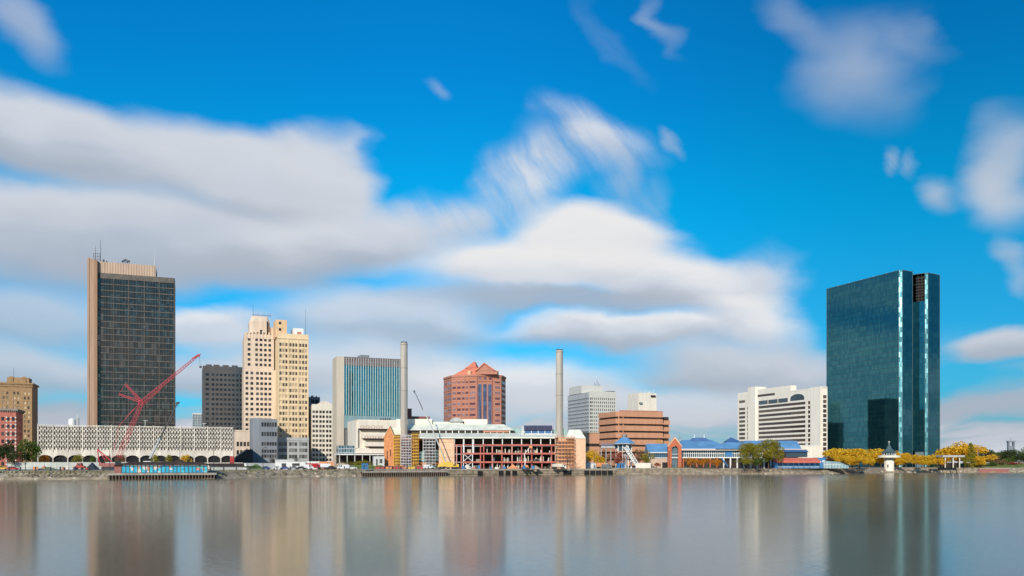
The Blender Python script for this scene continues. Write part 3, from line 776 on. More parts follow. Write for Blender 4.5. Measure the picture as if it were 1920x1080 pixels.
# ------------------------------------------------------------------ old power station under renovation
D0 = 450.0; s_ = D0/F
t, c = base('power_station', 'old brick power station stripped to its red steel frame, mint roofs, under renovation', 'power station', 720, D0, 0)
X = lambda px: (px-720)*s_
L_ = lambda py: LZ(py, D0)
zt = L_(818); b = MB()
# brick gable at the left end
b.sweepz([(X(720), 0), (X(738), 0), (X(738), zt), (X(731), L_(800)), (X(720), zt)], 0, 22)
b.build('gable_wall', 'brick', t)
MB().box(X(738), 2.4, 0, X(785), 22, zt-.6).build('inner_wall', 'copper_dark', t)  # dark wall colour stands in for the shade behind the scaffolds
b = MB()
for px, y0, y1 in ((726, 846, 861), (732, 843, 856), (726, 866, 872)): b.box(X(px-.8), -.05, L_(y1), X(px+.8), 0, L_(y0))
b.build('slit_window', 'dark', t)
MB().sweepz([(X(736.5), L_(815)), (X(757), L_(815)), (X(752), L_(801)), (X(732), L_(801))], 4, 20).build('roof', 'mint', t)
MB().sweepz([(X(719.4), zt-.2), (X(720), zt-.6), (X(731), L_(799.6)), (X(738.4), zt-.6), (X(738.8), zt-.1), (X(731), L_(798.4))], -.25, 3.9).build('coping', 'orange_stone', t)
# hall floors and dark interior
b = MB().box(X(785), 9, 0, X(1042), 24, L_(822.6)); b.build('interior', 'dark_brown', t)
b = MB()
for py in (836, 851, 866): b.box(X(852), .3, L_(py+1.2), X(1042), 9, L_(py-.2))
b.build('floor_slab', 'grey_lite', t)
# brick panel
b = MB().box(X(823), 0, 0, X(852), 2, L_(822)); b.build('brick_panel', 'brick_pale', t)
b = MB()
for py in (829, 843, 857): b.box(X(823), -.08, L_(py+.6), X(852), 0, L_(py))
b.build('brick_course', 'brick', t)
# green glass behind
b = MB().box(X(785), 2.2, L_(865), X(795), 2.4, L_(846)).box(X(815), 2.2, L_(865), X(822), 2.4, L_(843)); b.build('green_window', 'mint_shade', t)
b = MB().box(X(785), 1.5, L_(825), X(823), 8.9, L_(822.8)).box(X(785), 2.5, 0, X(823), 8.9, L_(867)); b.build('infill', 'brick', t)
# upper white posts
posts = [852+18.0*i for i in range(11)]
for i, px in enumerate(posts):
    MB().box(X(px)-.22, 0, L_(851) if i in (1, 2) else L_(834), X(px)+.22, .4, L_(822.2)).build('white_post', 'white', t)
# red steel
b = MB()
for py, a in ((834, 904), (850, 868), (866, 868)): b.box(X(a), -.5, L_(py+2.0), X(1043), -.1, L_(py-1.0))
b.box(X(852), -.2, L_(835), X(905), .0, L_(833.3))
b.build('red_beam', 'steel_red', t)
for px in (856, 865, 901, 907, 923, 941, 960, 978, 997, 1016, 1034):
    MB().box(X(px)-.28, -.08, 0, X(px)+.28, .28, L_(834)).build('red_column', 'steel_pink' if px < 860 or px in (923, 960) else 'steel_red', t)
b = MB()
for x0, x1 in ((869, 886),):
    for ya, yb in ((851, 865), (866, 878)): b.bar((X(x0), -.2, L_(ya)), (X(x1), -.2, L_(yb)), .18); b.bar((X(x1), -.2, L_(ya)), (X(x0), -.2, L_(yb)), .18)
    b.box(X(x0), -.3, L_(851.8), X(x1), -.1, L_(850.4)); b.box(X(x0)-.2, -.3, 0, X(x0)+.2, -.1, L_(822.3)); b.box(X(x1)-.2, -.3, 0, X(x1)+.2, -.1, L_(822.3))
b.build('cross_brace', 'white', t)
rr = random.Random(5); b = MB()
for i in range(60):
    px = rr.uniform(905, 1036); fl = rr.choice((850, 866, 878)); h_ = rr.uniform(1.2, 3.4)
    b.box(X(px), 1+rr.random()*5, L_(fl), X(px)+rr.uniform(.2, .5), 1.3+rr.random()*5+.1, L_(fl)+h_)
b.build('stud_work', 'cream', t)
mat('site_stuff', (.30, .25, .20), rv=.8)
for i in range(26):
    px = rr.uniform(870, 1036); fl = rr.choice((850, 866, 878)); MB().box(X(px), 2+rr.random()*4, L_(fl), X(px)+rr.uniform(1, 3.2), 6.5, L_(fl)+rr.uniform(.8, 2.2)).build('stacked_material', 'site_stuff', t)
# roofs
zE = L_(822)
MB().sweepx([(-1.0, zE), (-1.0, zE+.7), (9, L_(811)), (24, L_(811)), (24, zE)], X(784), X(1045)).build('lower_roof', 'mint', t)
b = MB().box(X(784), 9.2, L_(811), X(957), 22, L_(805.5)); b.build('clerestory', 'dark_brown', t)
b = MB()
for i in range(15): px = 785+12.2*i; b.box(X(px)-.2, 9.0, L_(811), X(px)+.2, 9.2, L_(805.5))
b.build('clerestory_post', 'white', t)
MB().box(X(905), 8.9, L_(809.5), X(955), 9.15, L_(806)).build('copper_strip', 'copper_red', t)
y0 = 8.4
b = MB(); za, zb = L_(805.5), L_(793)
b.face([(X(752), y0, za), (X(965), y0, za), (X(944), y0+7, zb), (X(752), y0+7, zb)])
b.face([(X(752), y0+14, za), (X(965), y0+14, za), (X(944), y0+7, zb), (X(752), y0+7, zb)][::-1])
b.face([(X(965), y0, za), (X(965), y0+14, za), (X(944), y0+7, zb)]); b.face([(X(752), y0, za), (X(752), y0+7, zb), (X(752), y0+14, za)])
b.face([(X(752), y0, za), (X(752), y0+14, za), (X(965), y0+14, za), (X(965), y0, za)])
b.build('upper_roof', 'mint', t)
MB().box(X(736), 15.5, L_(801), X(805), 21, L_(784.5)).build('rear_wall', 'cream', t)
MB().box(X(735), 15.3, L_(784.5), X(806), 21.2, L_(783)).build('rear_coping', 'white', t)
MB().box(X(860), 17.5, L_(806), X(912), 23.9, L_(783)).build('rear_block', 'white_concrete', t)
MB().box(X(805), 17.0, L_(806), X(860), 23.9, L_(788)).build('rear_link', 'mint', t)
MB().cyl(X(866), 17.3, L_(793), L_(787), .25, n=8).build('flue', 'dark', t)
n_ = 12; xc_, r_ = X(852), 13*s_
MB().sweepz([(xc_+r_*math.cos(math.pi*k/n_), L_(788)+r_*.62*math.sin(math.pi*k/n_)) for k in range(n_+1)], 16, 22).build('barrel_vault', 'grey_lite', t)
# monitor roof with panels at the right
y0 = 6.5
b = MB().sweepx([(y0-1.5, L_(806)), (y0+5, L_(796)), (y0+11.5, L_(806))], X(983), X(1037)); b.build('monitor_roof', mat('solar', (.10, .08, .11), .35, var=.5, vs=1.2, spec=.6), t)
b = MB().sweepx([(y0-1.9, L_(807)), (y0+5, L_(796.6)), (y0+11.9, L_(807)), (y0+11.9, L_(815)), (y0-1.9, L_(815))], X(978), X(983)).box(X(983), y0-.9, L_(816), X(1037), y0+10, L_(812)); b.build('monitor_wall', 'dull_white', t)
MB().box(X(983), y0-.6, L_(812), X(1037), y0+9, L_(806.4)).build('blue_glazing', 'blue_dark', t)
b = MB()
for i in range(5): px = 984+12.8*i; b.box(X(px)-.15, y0-.8, L_(812), X(px)+.15, y0-.6, L_(806.4))
b.build('glazing_post', 'white', t)
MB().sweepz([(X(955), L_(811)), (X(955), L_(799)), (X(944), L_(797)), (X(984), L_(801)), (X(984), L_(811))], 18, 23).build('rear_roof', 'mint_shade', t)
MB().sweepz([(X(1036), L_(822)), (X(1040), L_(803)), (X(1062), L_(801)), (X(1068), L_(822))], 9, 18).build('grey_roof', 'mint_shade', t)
# right corner block
MB().box(X(1076), 0, 0, X(1098), 12, L_(822)).box(X(1045), 3, 0, X(1076), 12, L_(822)).build('corner_block', 'brick_pale', t)
MB().prism([(X(1061), -.3), (X(1098.5), -.3), (X(1098.5), 12.3), (X(1061), 12.3)], L_(822), L_(805), [(X(1068), 4), (X(1089), 4), (X(1089), 9), (X(1068), 9)]).build('corner_roof', 'mint', t)
# two chimneys
for px, yt, d, lb in ((757.5, 643, 455, 'tall pale cylindrical chimney rising from the scaffolded base, left of the pair'), (1049, 657, 458, 'tall pale cylindrical chimney at the right end of the power station')):
    k, c2 = base('chimney', lb, 'chimney', px, d, 0, 'power station chimneys')
    h_ = LZ(yt, d); r_ = 6.7/F*d
    MB().cyl(0, 0, 0, h_, r_*1.02, r_*.98, 48).build('shaft', 'chimney', k, smooth=False).data.polygons.foreach_set('use_smooth', [i >= 2 for i in range(50)])
    MB().cyl(0, 0, h_, h_+.5, r_*.90, n=32).build('rim', 'dark_metal', k)
    b = MB()
    for x_ in (.55, .95): b.bar((x_, -r_*1.06, 3), (x_, -r_*1.02, h_+.8), .05)
    for z_ in range(4, int(h_)): b.bar((.55, -r_*1.05, z_), (.95, -r_*1.05, z_), .035)
    b.build('ladder', 'grey_metal', k); b = MB()
    for f_ in (.62, .80, .985): b.cyl(0, 0, h_*f_-.18, h_*f_+.18, r_*1.05, n=40)
    b.build('band', mat('chimney_band', (.36, .32, .28), .8), k)
def scaffold(name, label, m, px0, px1, py0, py1, d, nx, nz, dep=1.8, boards=None):
    t, c = base(name, label, 'scaffold', px0, d, 0); w_ = (px1-px0)/F*d; z1 = LZ(py0, d); z0 = max(0, LZ(py1, d)); b = MB(); r_ = .13
    for i in range(nx+1):
        for y in (0, dep): b.bar((w_*i/nx, y, 0), (w_*i/nx, y, z1+.5), .10)
    for k in range(nz+1):
        z = z0+(z1-z0)*k/nz
        for y in (0, dep): b.bar((0, y, z), (w_, y, z), .22); b.bar((0, y, z+.9), (w_, y, z+.9), .05)
    for i in range(0, nx, 3):
        for k in range(0, nz, 3): z = z0+(z1-z0)*k/nz; b.bar((w_*i/nx, 0, z), (w_*(i+1)/nx, 0, z+(z1-z0)/nz), r_*.6)
    b.build('frame', m, t); b = MB()
    for k in range(1, nz+1): z = z0+(z1-z0)*k/nz; b.box(0, .5, z-.06, w_, dep-.5, z)
    b.build('deck_board', boards or m, t)
    return t
scaffold('scaffold', 'yellow scaffold against the brick gable, left of the chimney base', 'scaf_yellow', 738, 750, 818, 874, 447, 3, 10)
scaffold('scaffold', 'pale scaffold wrapped round the left chimney base', 'scaf_grey', 751, 771, 817, 874, 446, 4, 11, boards='brick_pale')
scaffold('scaffold', 'yellow scaffold right of the left chimney base', 'scaf_yellow', 771.5, 784, 815, 874, 447, 3, 10)
scaffold('scaffold', 'grey scaffold stair tower standing in the dark opening', 'scaf_grey', 793, 816, 822, 868, 446.5, 4, 8)
scaffold('scaffold', 'orange scaffold at the foot of the right chimney', 'scaf_orange', 1041, 1077, 820, 862, 446.5, 6, 6)

# ------------------------------------------------------------------ towers behind
t, c = base('red_tower', 'red granite office tower with a pitched orange-red roof and gabled dormers', 'tower', 893, 614, 0)
pts = [(832, 640), (847, 622), (894, 614), (940, 620), (948, 636)]
wp = [P(px, d)-c for px, d in pts]
bk = [wp[4]+Vector((-4, 22)), wp[0]+Vector((4, 26))]
H = LZ(703, 614); fa = Facade(t, 'copper_red', 1, 1)
poly = [tuple(q) for q in wp+bk]
b = MB().prism(poly, 0, H); b.build('wall', 'copper_red', t)
def on_face(mb, a, e, s0, s1, z0, z1, o0, o1):
    """box standing on the vertical face from a to e between fractions s0..s1, offsets outwards"""
    dd = (e-a); n_ = Vector((dd.y, -dd.x)).normalized()
    p1 = a+dd*s0; p2 = a+dd*s1
    q = [p1+n_*o1, p2+n_*o1, p2+n_*o0, p1+n_*o0]
    mb.prism([tuple(v) for v in q], z0, z1)
nf = 16; fh = H/(nf+.6)
def windows_on(fi, spans, mm='pane_red', skip=()):
    for k in range(nf-1, 2, -1):
        for (s0, s1) in spans:
            if k in skip: continue
            b = MB(); on_face(b, wp[fi], wp[fi+1], s0, s1, k*fh+.9, k*fh+2.6, 0, .06); b.build('window', mm, t)
windows_on(1, [(.03, .17), (.22, .36), (.42, .52), (.56, .66), (.72, .95)])
windows_on(2, [(.74, .94)])
windows_on(0, [(.08, .42), (.55, .92)]); windows_on(3, [(.1, .9)], 'pane_blue')
b = MB()
for k in range(3, nf+1):
    for fi in (0, 1, 3): on_face(b, wp[fi], wp[fi+1], 0, 1, k*fh-.15, k*fh+.25, 0, .16)
    on_face(b, wp[2], wp[3], .68, 1, k*fh-.15, k*fh+.25, 0, .16)
for s in (.195, .39, .54, .69): on_face(b, wp[1], wp[2], s-.012, s+.012, 2*fh, H-2.5, 0, .35)
on_face(b, wp[1], wp[2], 0, 1, H-4.4, H-3.6, 0, .35); on_face(b, wp[2], wp[3], 0, 1, H-4.4, H-3.6, 0, .35)
on_face(b, wp[1], wp[2], 0, 1, H-.9, H+.5, -.2, .5); on_face(b, wp[2], wp[3], 0, 1, H-.9, H+.5, -.2, .5); on_face(b, wp[0], wp[1], 0, 1, H-.9, H+.5, -.2, .5); on_face(b, wp[3], wp[4], 0, 1, H-.9, H+.5, -.2, .5)
b.build('string_course', 'copper_red', t)
b = MB()
for s in (.05, .26, .46): on_face(b, wp[2], wp[3], s, s+.14, 1, H-6.5, 0, .12)
b.build('glass_strip', 'glass_red_tower', t)
b = MB(); on_face(b, wp[2], wp[3], .0, .02, 0, H-1, 0, .4); on_face(b, wp[2], wp[3], .62, .64, 0, H-1, 0, .4); b.build('dark_joint', 'copper_dark', t)
b = MB()
for s in (.07, .28, .48): on_face(b, wp[2], wp[3], s, s+.12, H-3.1, H-1.4, 0, .07)
b.build('attic_window', 'pane_red', t)
# roof: hipped pyramid with gables
def loc(px, d): return P(px, d)-c
zr = LZ(678, 628); a1 = [loc(848, 624), loc(894, 615.5), loc(934, 620), loc(936, 645), loc(850, 650)]
MB().prism([tuple(q) for q in a1], H+.5, LZ(690, 625), [tuple(loc(p_, d)) for p_, d in ((873, 627), (893, 622), (916, 626), (914, 640), (876, 640))]).build('roof', 'roof_red', t)
b = MB().prism([tuple(loc(p_, d)) for p_, d in ((872, 626), (893, 622), (900, 640), (878, 642))], LZ(690, 625), LZ(678, 630), [tuple(loc(p_, d)) for p_, d in ((888, 631), (891, 630.5), (892, 632), (889, 633))]); b.build('peak', 'roof_red', t)
gx0, gx1, gxm = loc(893, 612).x, loc(927, 612).x, loc(908, 612).x; gy = loc(908, 613).y
MB().sweepz([(gx0, LZ(695, 614)), (gx1, LZ(695, 614)), (gxm, LZ(681, 614))], gy+.6, gy+14).build('gable_wall', 'copper_red', t)
MB().sweepz([(gx0-.9, LZ(695, 614)), (gx0+.4, LZ(695, 614)), (gxm, LZ(682, 614)), (gx1-.4, LZ(695, 614)), (gx1+.9, LZ(695, 614)), (gxm, LZ(680, 614))], gy-.3, gy+14).build('gable_coping', 'roof_red', t)
MB().box(gx0, gy+.8, H+.5, gx1+2, gy+10, LZ(695, 614)).build('gable_base', 'copper_red', t)
for i, px in enumerate((880, 931)): q = loc(px, 616); MB().cyl(q.x, q.y+2, H+.5, H+3.4, 1.5, n=12).build('turret', 'orange_stone', t)

t, c = base('striped_office_tower', 'pale grey office tower with banded side wall and gridded front, right of the right chimney', 'tower', 1105, 750)
W = reach(c, U, 1155.5); D = min(reach(c, V, 1065), 90); H = LZ(735, 750); fa = Facade(t, 'cream', W, D)
MAT['pale_grey'] = mat('pale_grey', (.58, .57, .52), .8, var=.06)
fa.wm = 'pale_grey'; fa.mb.box(.35, .35, 0, W-.1, D, H); nr = 19; ph = (H-4)/nr
fa.grid('F', 0, W, 0, H, [(W*.03, W*.03+1.5)]+cols(W*.09, W*.97, 12, .85), rows(.5, nr, ph, ph*.62))
fa.mb.box(0, 0, H, W, .4, H+.8); fa.finish(100)
b = MB(); b2 = MB()
for k in range(nr): z = .5+k*ph; b.box(-.02, .36, z, .34, D, z+ph*.5); b2.box(-.5, .36, z+ph*.5, .34, D, z+ph)
b2.box(-.5, .36, nr*ph+.5, .34, D, H).build('side_band', 'grey_lite', t); b.build('ribbon_window', 'grey_band', t)
xa = reach(c+V*14, U, 1090); xb = reach(c+V*14, U, 1130); b = MB().box(xa, 14, H, xb, 40, LZ(721, 755)); b.build('penthouse', 'pale_grey', t)
MB().box(W*.72, 2, H+1, W, 8, H+1.8).build('roof_screen', 'grey_metal', t)
b = MB()
for i in range(5): b.bar((xb-2-i*1.3, 16, LZ(721, 755)), (xb-2-i*1.3, 16, LZ(721, 755)+2+(i*7 % 3)*1.8), .2)
b.build('antenna', 'grey_metal', t)

t, c = base('tapered_office_block', 'distant beige block with sloping shoulders behind the orange office building', 'office building', 1196, 800)
W = reach(c, U, 1233); H = LZ(736, 800); b = MB().prism([(-1, 0), (W, 0), (W, 25), (-1, 25)], 0, H, [(2.0, 2), (W-.2, 2), (W-.2, 23), (2.0, 23)]); b.build('wall', 'cream', t)
b = MB().box(W*.10, .0, H-10.5, W*.24, 1.4, H-9); b.build('dark_opening', 'grey_paint_and_shade', t)
b = MB().box(W*.70, .6, H-3.6, W*.92, 2.4, H-2).build('roof_vent', 'dark_brown', t)
b = MB()
for i, x in enumerate((.1, .3, .55, .7, .8, .95)): b.bar((W*x, 6, H), (W*x, 6, H+1.5+(i % 3)*1.3), .25)
b.box(W*.62, 5, H, W*.74, 8, H+1.6).build('antenna', 'dull_white', t)
b = MB().box(-1.3, -.5, H-18, W+.3, .6, H-16.8).build('ledge', 'tan_concrete', t)

# orange-brown ribbon office
t, c = base('ribbon_office_building', 'orange-brown office building with dark ribbon windows on seven floors', 'office building', 1157, 560)
W = reach(c, U, 1243); D = min(reach(c, V, 1122), 60); H = LZ(769, 560)
b = MB(); nr = 8; ph = (H-.4)/nr*.99
b.box(.8, .8, 0, W-.8, D, H-1).build('core', 'bronze_wall', t)
for k in range(nr):
    z = k*ph
    b = MB().box(.7, .7, z, W-.7, .9, z+ph*.27).box(.7, .9, z, .8, D, z+ph*.27); b.build('ribbon_window', 'dark_brown', t)
    b = MB().box(2.6, 0, z+ph*.27, W, .8, z+ph).box(0, 3.2, z+ph*.27, .8, D, z+ph).prism([(.8, 3.2), (0, 3.2), (0, 2.0), (1.6, 0), (2.6, 0), (2.6, .8), (2.2, .8)][::-1], z+ph*.27, z+ph)
    b.build('spandrel', 'bronze_wall', t)
    b = MB().box(1.2, .3, z, 1.8, .69, z+ph*.27).box(4.5, .3, z, 5.0, .69, z+ph*.27); b.build('pier', 'bronze_wall', t)
b = MB().box(2, 0, nr*ph, W, .8, H).build('coping', 'copper_red', t)
x1 = reach(c+V*6, U, 1256)
b = MB().box(W, 6.5, 0, x1-.6, 30, H-3.4); b.build('side_core', 'dark_brown', t)
for k in range(nr-1): z = k*ph+ph*.30; MB().box(W, 6, z, x1, 6.5, z+ph*.62).box(x1-.6, 6.5, z, x1, 30, z+ph*.62).build('side_spandrel', 'bronze_wall', t)
t, c = base('low_tan_wing', 'low tan wing under the striped tower beside the mint corner roof', 'building', 1090, 540)
W = reach(c, U, 1124); H = LZ(812, 540); MB().box(0, 0, 0, W, 14, H).build('wall', 'bronze_wall', t); MB().box(-.2, -.2, H*.62, W, 0, H*.70).build('window_band', 'dark_brown', t)
MB().box(-.3, -.3, H, W, 14, H+.5).build('coping', 'tan_light', t)

# ------------------------------------------------------------------ white hotel
t, c = base('white_hotel', 'white concrete hotel with long dark ribbon windows and an arched top window', 'hotel', 1540, 530)
W = reach(c, U, 1551.5); D = reach(c, V, 1383); H = LZ(727, 530); fa = Facade(t, 'white_concrete', W, D)
def VY(px): return reach(c, V, px)
y_ = {p_: VY(p_) for p_ in (1397, 1400, 1404, 1407, 1419, 1424, 1510, 1514, 1519, 1521, 1530, 1478, 1451, 1386, 1383, 1405, 1482, 1508)}
nr = 13; pit = 2.95; rs = rows(40.4-12*pit, nr, pit, 1.72); zt = rs[-1][1]; HL = 53.2; W8 = min(8, W)
k = .45; H3 = HL
fa.mb.box(k, k, 0, W, y_[1482], H-.3); fa.mb.box(k, y_[1482], 0, W, D, HL-.3)
rs2 = rows(40.2-12*pit, nr, pit, 2.0)
fa.grid('L', k, y_[1521], 0, H-.3, [], [], k=k)
fa.grid('L', y_[1521], y_[1510], 0, H-.3, [(y_[1519], y_[1514])], rs2, k=k, win='pane_brown')
fa.grid('L', y_[1510], y_[1482], 0, H-.3, [(y_[1510]+.01, y_[1482])], rs, k=k, win='pane_brown', name='ribbon_window')
fa.grid('L', y_[1482], y_[1419], 0, HL-.3, [(y_[1482], y_[1419]-1.5)], rs, k=k, win='pane_brown', name='ribbon_window')
fa.grid('L', y_[1419], y_[1405], 0, HL-.3, [], [], k=k)
fa.grid('L', y_[1405], y_[1397]-.5, 0, HL-1.2, [(y_[1404], y_[1400])], rs2, k=k, win='pane_brown')
fa.grid('L', y_[1397]-.5, D, 0, HL-1.2, [(y_[1397], D-1.2)], rs+[(45.6, 47.4)], k=k, win='pane_brown', name='ribbon_window')
fa.mb.box(-1.3, y_[1419], 0, 0, y_[1405], HL+2.6); fa.mb.box(0, y_[1419], HL-.3, 8, y_[1405], HL+2.6)
fa.mb.box(-.7, .0, 0, .0, y_[1521], H+.8); fa.mb.box(0, 0, H-.3, W8, y_[1521], H+.8)
fa.mb.box(-.1, y_[1521], H-.3, W8, y_[1482], H+.5)
fa.mb.box(0, y_[1482], HL-.3, W8, y_[1419], HL+.5)
fa.grid('F', k, W, 0, H-.5, [(W*.28, W-.5)], rows(40.2-12*pit, nr+1, pit, 2.15), k=.45, win='pane_brown')
fa.mb.box(k, 0, H-.5, W, .6, H+.3); fa.finish(100)
for i in range(3):
    a0 = y_[1482]+2+i*(y_[1419]-y_[1482]-4)/3; MB().box(-.06, a0+.6, 43.0, 0, a0+(y_[1419]-y_[1482]-4)/3-.2, 45.7).build('top_window', 'pane_blue', t)
MB().box(-.05, y_[1451]-1, 48.5, 0, y_[1419]-1, 50.0).build('ribbon_window', 'pane_brown', t)
ya, yb = y_[1508], y_[1482]; ym = (ya+yb)/2; hw = (yb-ya)/2
pr = [(ya, 43.4)]+[(ym-hw*math.cos(math.pi*i/10), 45.0+2.6*math.sin(math.pi*i/10)) for i in range(11)]+[(yb, 43.4)]
MB().sweepx(pr, -.08, 0).build('arched_window', 'pane_blue', t)
t, c = base('hotel_base', 'white low base of the hotel with a plain wall above the red awning', 'building', 1500, 505)
W = reach(c, U, 1540); MB().box(0, 0, 0, W, 12, LZ(836, 505)).build('wall', 'white_concrete', t); MB().box(-.2, -.2, LZ(836, 505), W+.2, 12, LZ(836, 505)+.5).build('coping', 'white', t)
MB().box(W*.15, -.06, 1, W*.3, 0, 3.4).build('door', 'pane', t)

# ------------------------------------------------------------------ green glass tower
t, c = base('green_glass_tower', 'tall dark green-blue mirrored glass tower with bright vertical edge strips', 'tower', 1685, 615, 0)
pp = [(1550, 681), (1685, 615), (1692, 614), (1711, 619.5), (1711.8, 628), (1734, 623), (1740, 622), (1762, 630)]
wp2 = [P(a_, b_)-c for a_, b_ in pp]; H = LZ(507, 615)
bk = [wp2[-1]+V*46, wp2[0]+V*2+U*20]; po = wp2+bk
def wall_strip(mb, a, e, z0, z1):
    Ld = (e-a).length; mb.face([(a.x, a.y, z0), (e.x, e.y, z0), (e.x, e.y, z1), (a.x, a.y, z1)], [(0, z0), (Ld, z0), (Ld, z1), (0, z1)])
b = MB(); b2 = MB(); n_ = len(po)
zt2 = LZ(515, 628)
for i in range(n_):
    a_, e_ = po[i], po[(i+1) % n_]
    z1 = H if i < 4 else zt2
    if i == 4: wall_strip(b, a_, e_, 12, LZ(568, 631)); continue
    wall_strip(b2 if i in (1, 5) else b, a_, e_, 0, z1)
b.face([(q.x, q.y, zt2-.01) for q in po[4:9]]+[(po[3].x, po[3].y+8, zt2-.01)])
b.face([(q.x, q.y, H) for q in po[:4]]+[(po[9].x+28, po[9].y, H), (po[9].x, po[9].y, H)])
b.build('curtain_wall', 'glass_green', t); b2.build('edge_strip', 'glass_sky_sheen', t)
q0, q1 = wp2[4], wp2[5]; iv = V*2.5
b = MB(); b.prism([tuple(q) for q in (q0+U*3, q1+U*3, q1+U*6, q0+U*6)], LZ(568, 631), zt2-1); b.build('louvre_recess', 'dark_brown', t)
b = MB()
for i in range(9):
    z = LZ(568, 631)+i*(zt2-1-LZ(568, 631))/9; b.bar((q0.x+2.0, q0.y, z), (q1.x+2.0, q1.y, z), .25)
for s in (.2, .5, .8): q = q0.lerp(q1, s); b.bar((q.x+1.8, q.y, LZ(568, 631)), (q.x+1.8, q.y, zt2-1), .25)
b.build('louvre', 'dark_metal', t)
b = MB(); b.prism([tuple(q) for q in (q0+U*2, q1+U*2, q1+U*5, q0+U*5)], 0, 12); b.build('entrance_recess', 'pane_blue', t)
b = MB()
for i in range(5): q = wp2[0].lerp(wp2[1], .15+.17*i); b.bar((q.x+1.5, q.y+1.5, H), (q.x+1.5, q.y+1.5, H+1.0), .25)
b.build('roof_anchor', 'white', t)
b = MB()
for q in (wp2[1], wp2[2], wp2[3], wp2[5], wp2[6], wp2[7], wp2[0]): b.bar((q.x, q.y, 0), (q.x, q.y, (H if q in wp2[:4] else zt2)+.2), .22)
for i in (0, 2): b.bar((*wp2[i], H), (*wp2[i+1], H), .3)
for i in (5, 6): b.bar((*wp2[i], zt2), (*wp2[i+1], zt2), .3)
b.bar((*wp2[4], zt2), (*wp2[5], zt2), .3)
b.build('edge_trim', 'slate', t)

# two dark blocks behind the hotel, seen mirrored in the glass tower's side
for (x, y, W, D, H, n_, lb) in ((205, 636, 24, 17, 54, 15, 'dark office block behind the hotel, mirrored beside the bright edge of the glass tower'), (203, 688, 20, 22, 37, 10, 'lower dark office block behind the hotel, mirrored low in the glass tower')):
    t = thing('dark_office_block', lb, 'office building', (x, y, GZ), TH)
    fa = Facade(t, 'dark_metal', W, D); fa.mb.box(.35, 0, 0, W-.35, D, H); fa.mb.box(0, 0, 0, .35, D, H)
    fa.grid('R', 0, D, 0, H, cols(0, D, 9 if D > 20 else 7, 1.7), rows(.8, n_, (H-1.5)/n_, 2.3), off=W, win='pane_blue'); fa.finish(100)

# ------------------------------------------------------------------ blue-roofed waterfront centre
DW = 492.0
def q3(px, py, d): w_ = P(px, d); return (w_.x, w_.y, Z(py, d))
t, c = base('blue_roof_centre', 'long low waterfront centre with bright blue hipped metal roofs and white trim', 'market hall', 1278, DW, 0)
def RX(px, d=DW): return (px-960)/F*d - c.x
def hip(name, x0, x1, y0, y1, zr0, zr1, m, inl=None, inr=None):
    h_ = (y1-y0)/2; inl = h_ if inl is None else inl; inr = h_ if inr is None else inr
    return MB().prism([(x0, y0), (x1, y0), (x1, y1), (x0, y1)], zr0, zr1, [(x0+inl, (y0+y1)/2-.1), (x1-inr, (y0+y1)/2-.1), (x1-inr, (y0+y1)/2+.1), (x0+inl, (y0+y1)/2+.1)]).build(name, m, t)
zE = LZ(843.5, DW); zR = LZ(825.5, DW+10); zF = LZ(857, DW)
hip('roof', RX(1274), RX(1372), -1.5, 26, zE+.6, zR+.3, 'blue_roof', 4, 9)
hip('roof', RX(1340), RX(1402), -3.0, 22, zE+.62, zR+.2, 'blue_roof', 12, 3)
hip('roof', RX(1396), RX(1501), -1.0, 24, zE+.6, zR-.2, 'blue_roof', 3, 1)
hip('roof', RX(1463), RX(1501), -2.0, 14, zE+.64, LZ(826, DW), 'blue_roof', 2, .3)
MB().sweepz([(RX(1301), zR-.5), (RX(1311), LZ(821, DW+14)), (RX(1330), LZ(821, DW+14)), (RX(1340), zR-.5)], 10, 18).build('roof_monitor', 'blue_dark', t)
for px in (1310, 1329): MB().bar((RX(px), 12, LZ(821, DW+14)), (RX(px), 12, LZ(815, DW+14)), .22).cyl(RX(px), 12, LZ(820, DW), LZ(818, DW), .5, .1, 8).build('finial', 'white', t)
hip('cupola_roof', RX(1368), RX(1393), 6, 16, zR-1.0, LZ(820, DW+8), 'blue_dark', 4, 4)
b = MB().box(RX(1276), -1.8, zE-.3, RX(1531 if 0 else 1500), -.4, zE+.6).box(RX(1278), -.6, zF-.6, RX(1460), 1, zF); b.build('fascia', 'white', t)
MB().box(RX(1279), -1.85, zE-.05, RX(1499), -1.8, zE+.2).build('fascia_stripe', 'copper_red', t)
MB().box(RX(1278), .6, zF, RX(1498), 22, zE-.3).build('upper_glazing', 'pane_blue', t)
b = MB()
for i in range(56):
    x = RX(1279)+(RX(1497)-RX(1279))*i/55; b.box(x-.14, .4, zF, x+.14, .6, zE-.3)
b.box(RX(1278), .42, (zF+zE)/2-.1, RX(1498), .58, (zF+zE)/2+.15); b.build('mullion', 'white', t)
MB().box(RX(1278), 1.5, 0, RX(1460), 22, zF-.6).build('lower_wall', 'pane_brown', t)
for i in range(15): x = RX(1281)+i*(RX(1458)-RX(1281))/14; MB().box(x-.35, -.3, 0, x+.35, .4, zF-.6).build('column', 'white' if i > 5 else 'brick_red', t)
b = MB().box(RX(1360), .2, zF+.3, RX(1374), .38, zE-.8); b.build('blue_panel', 'blue_paint', t)
b = MB().bar((RX(1352), -1.4, zF-.8), (RX(1364), -1.4, 1), .3).bar((RX(1352), -.8, zF-.8), (RX(1364), -.8, 1), .3)
for i in range(8): b.box(RX(1352)+(RX(1364)-RX(1352))*i/8, -1.4, zF-1.2-i*.7, RX(1352)+(RX(1364)-RX(1352))*(i+1)/8, -.8, zF-1.0-i*.7)
b.build('stair', 'blue_paint', t)
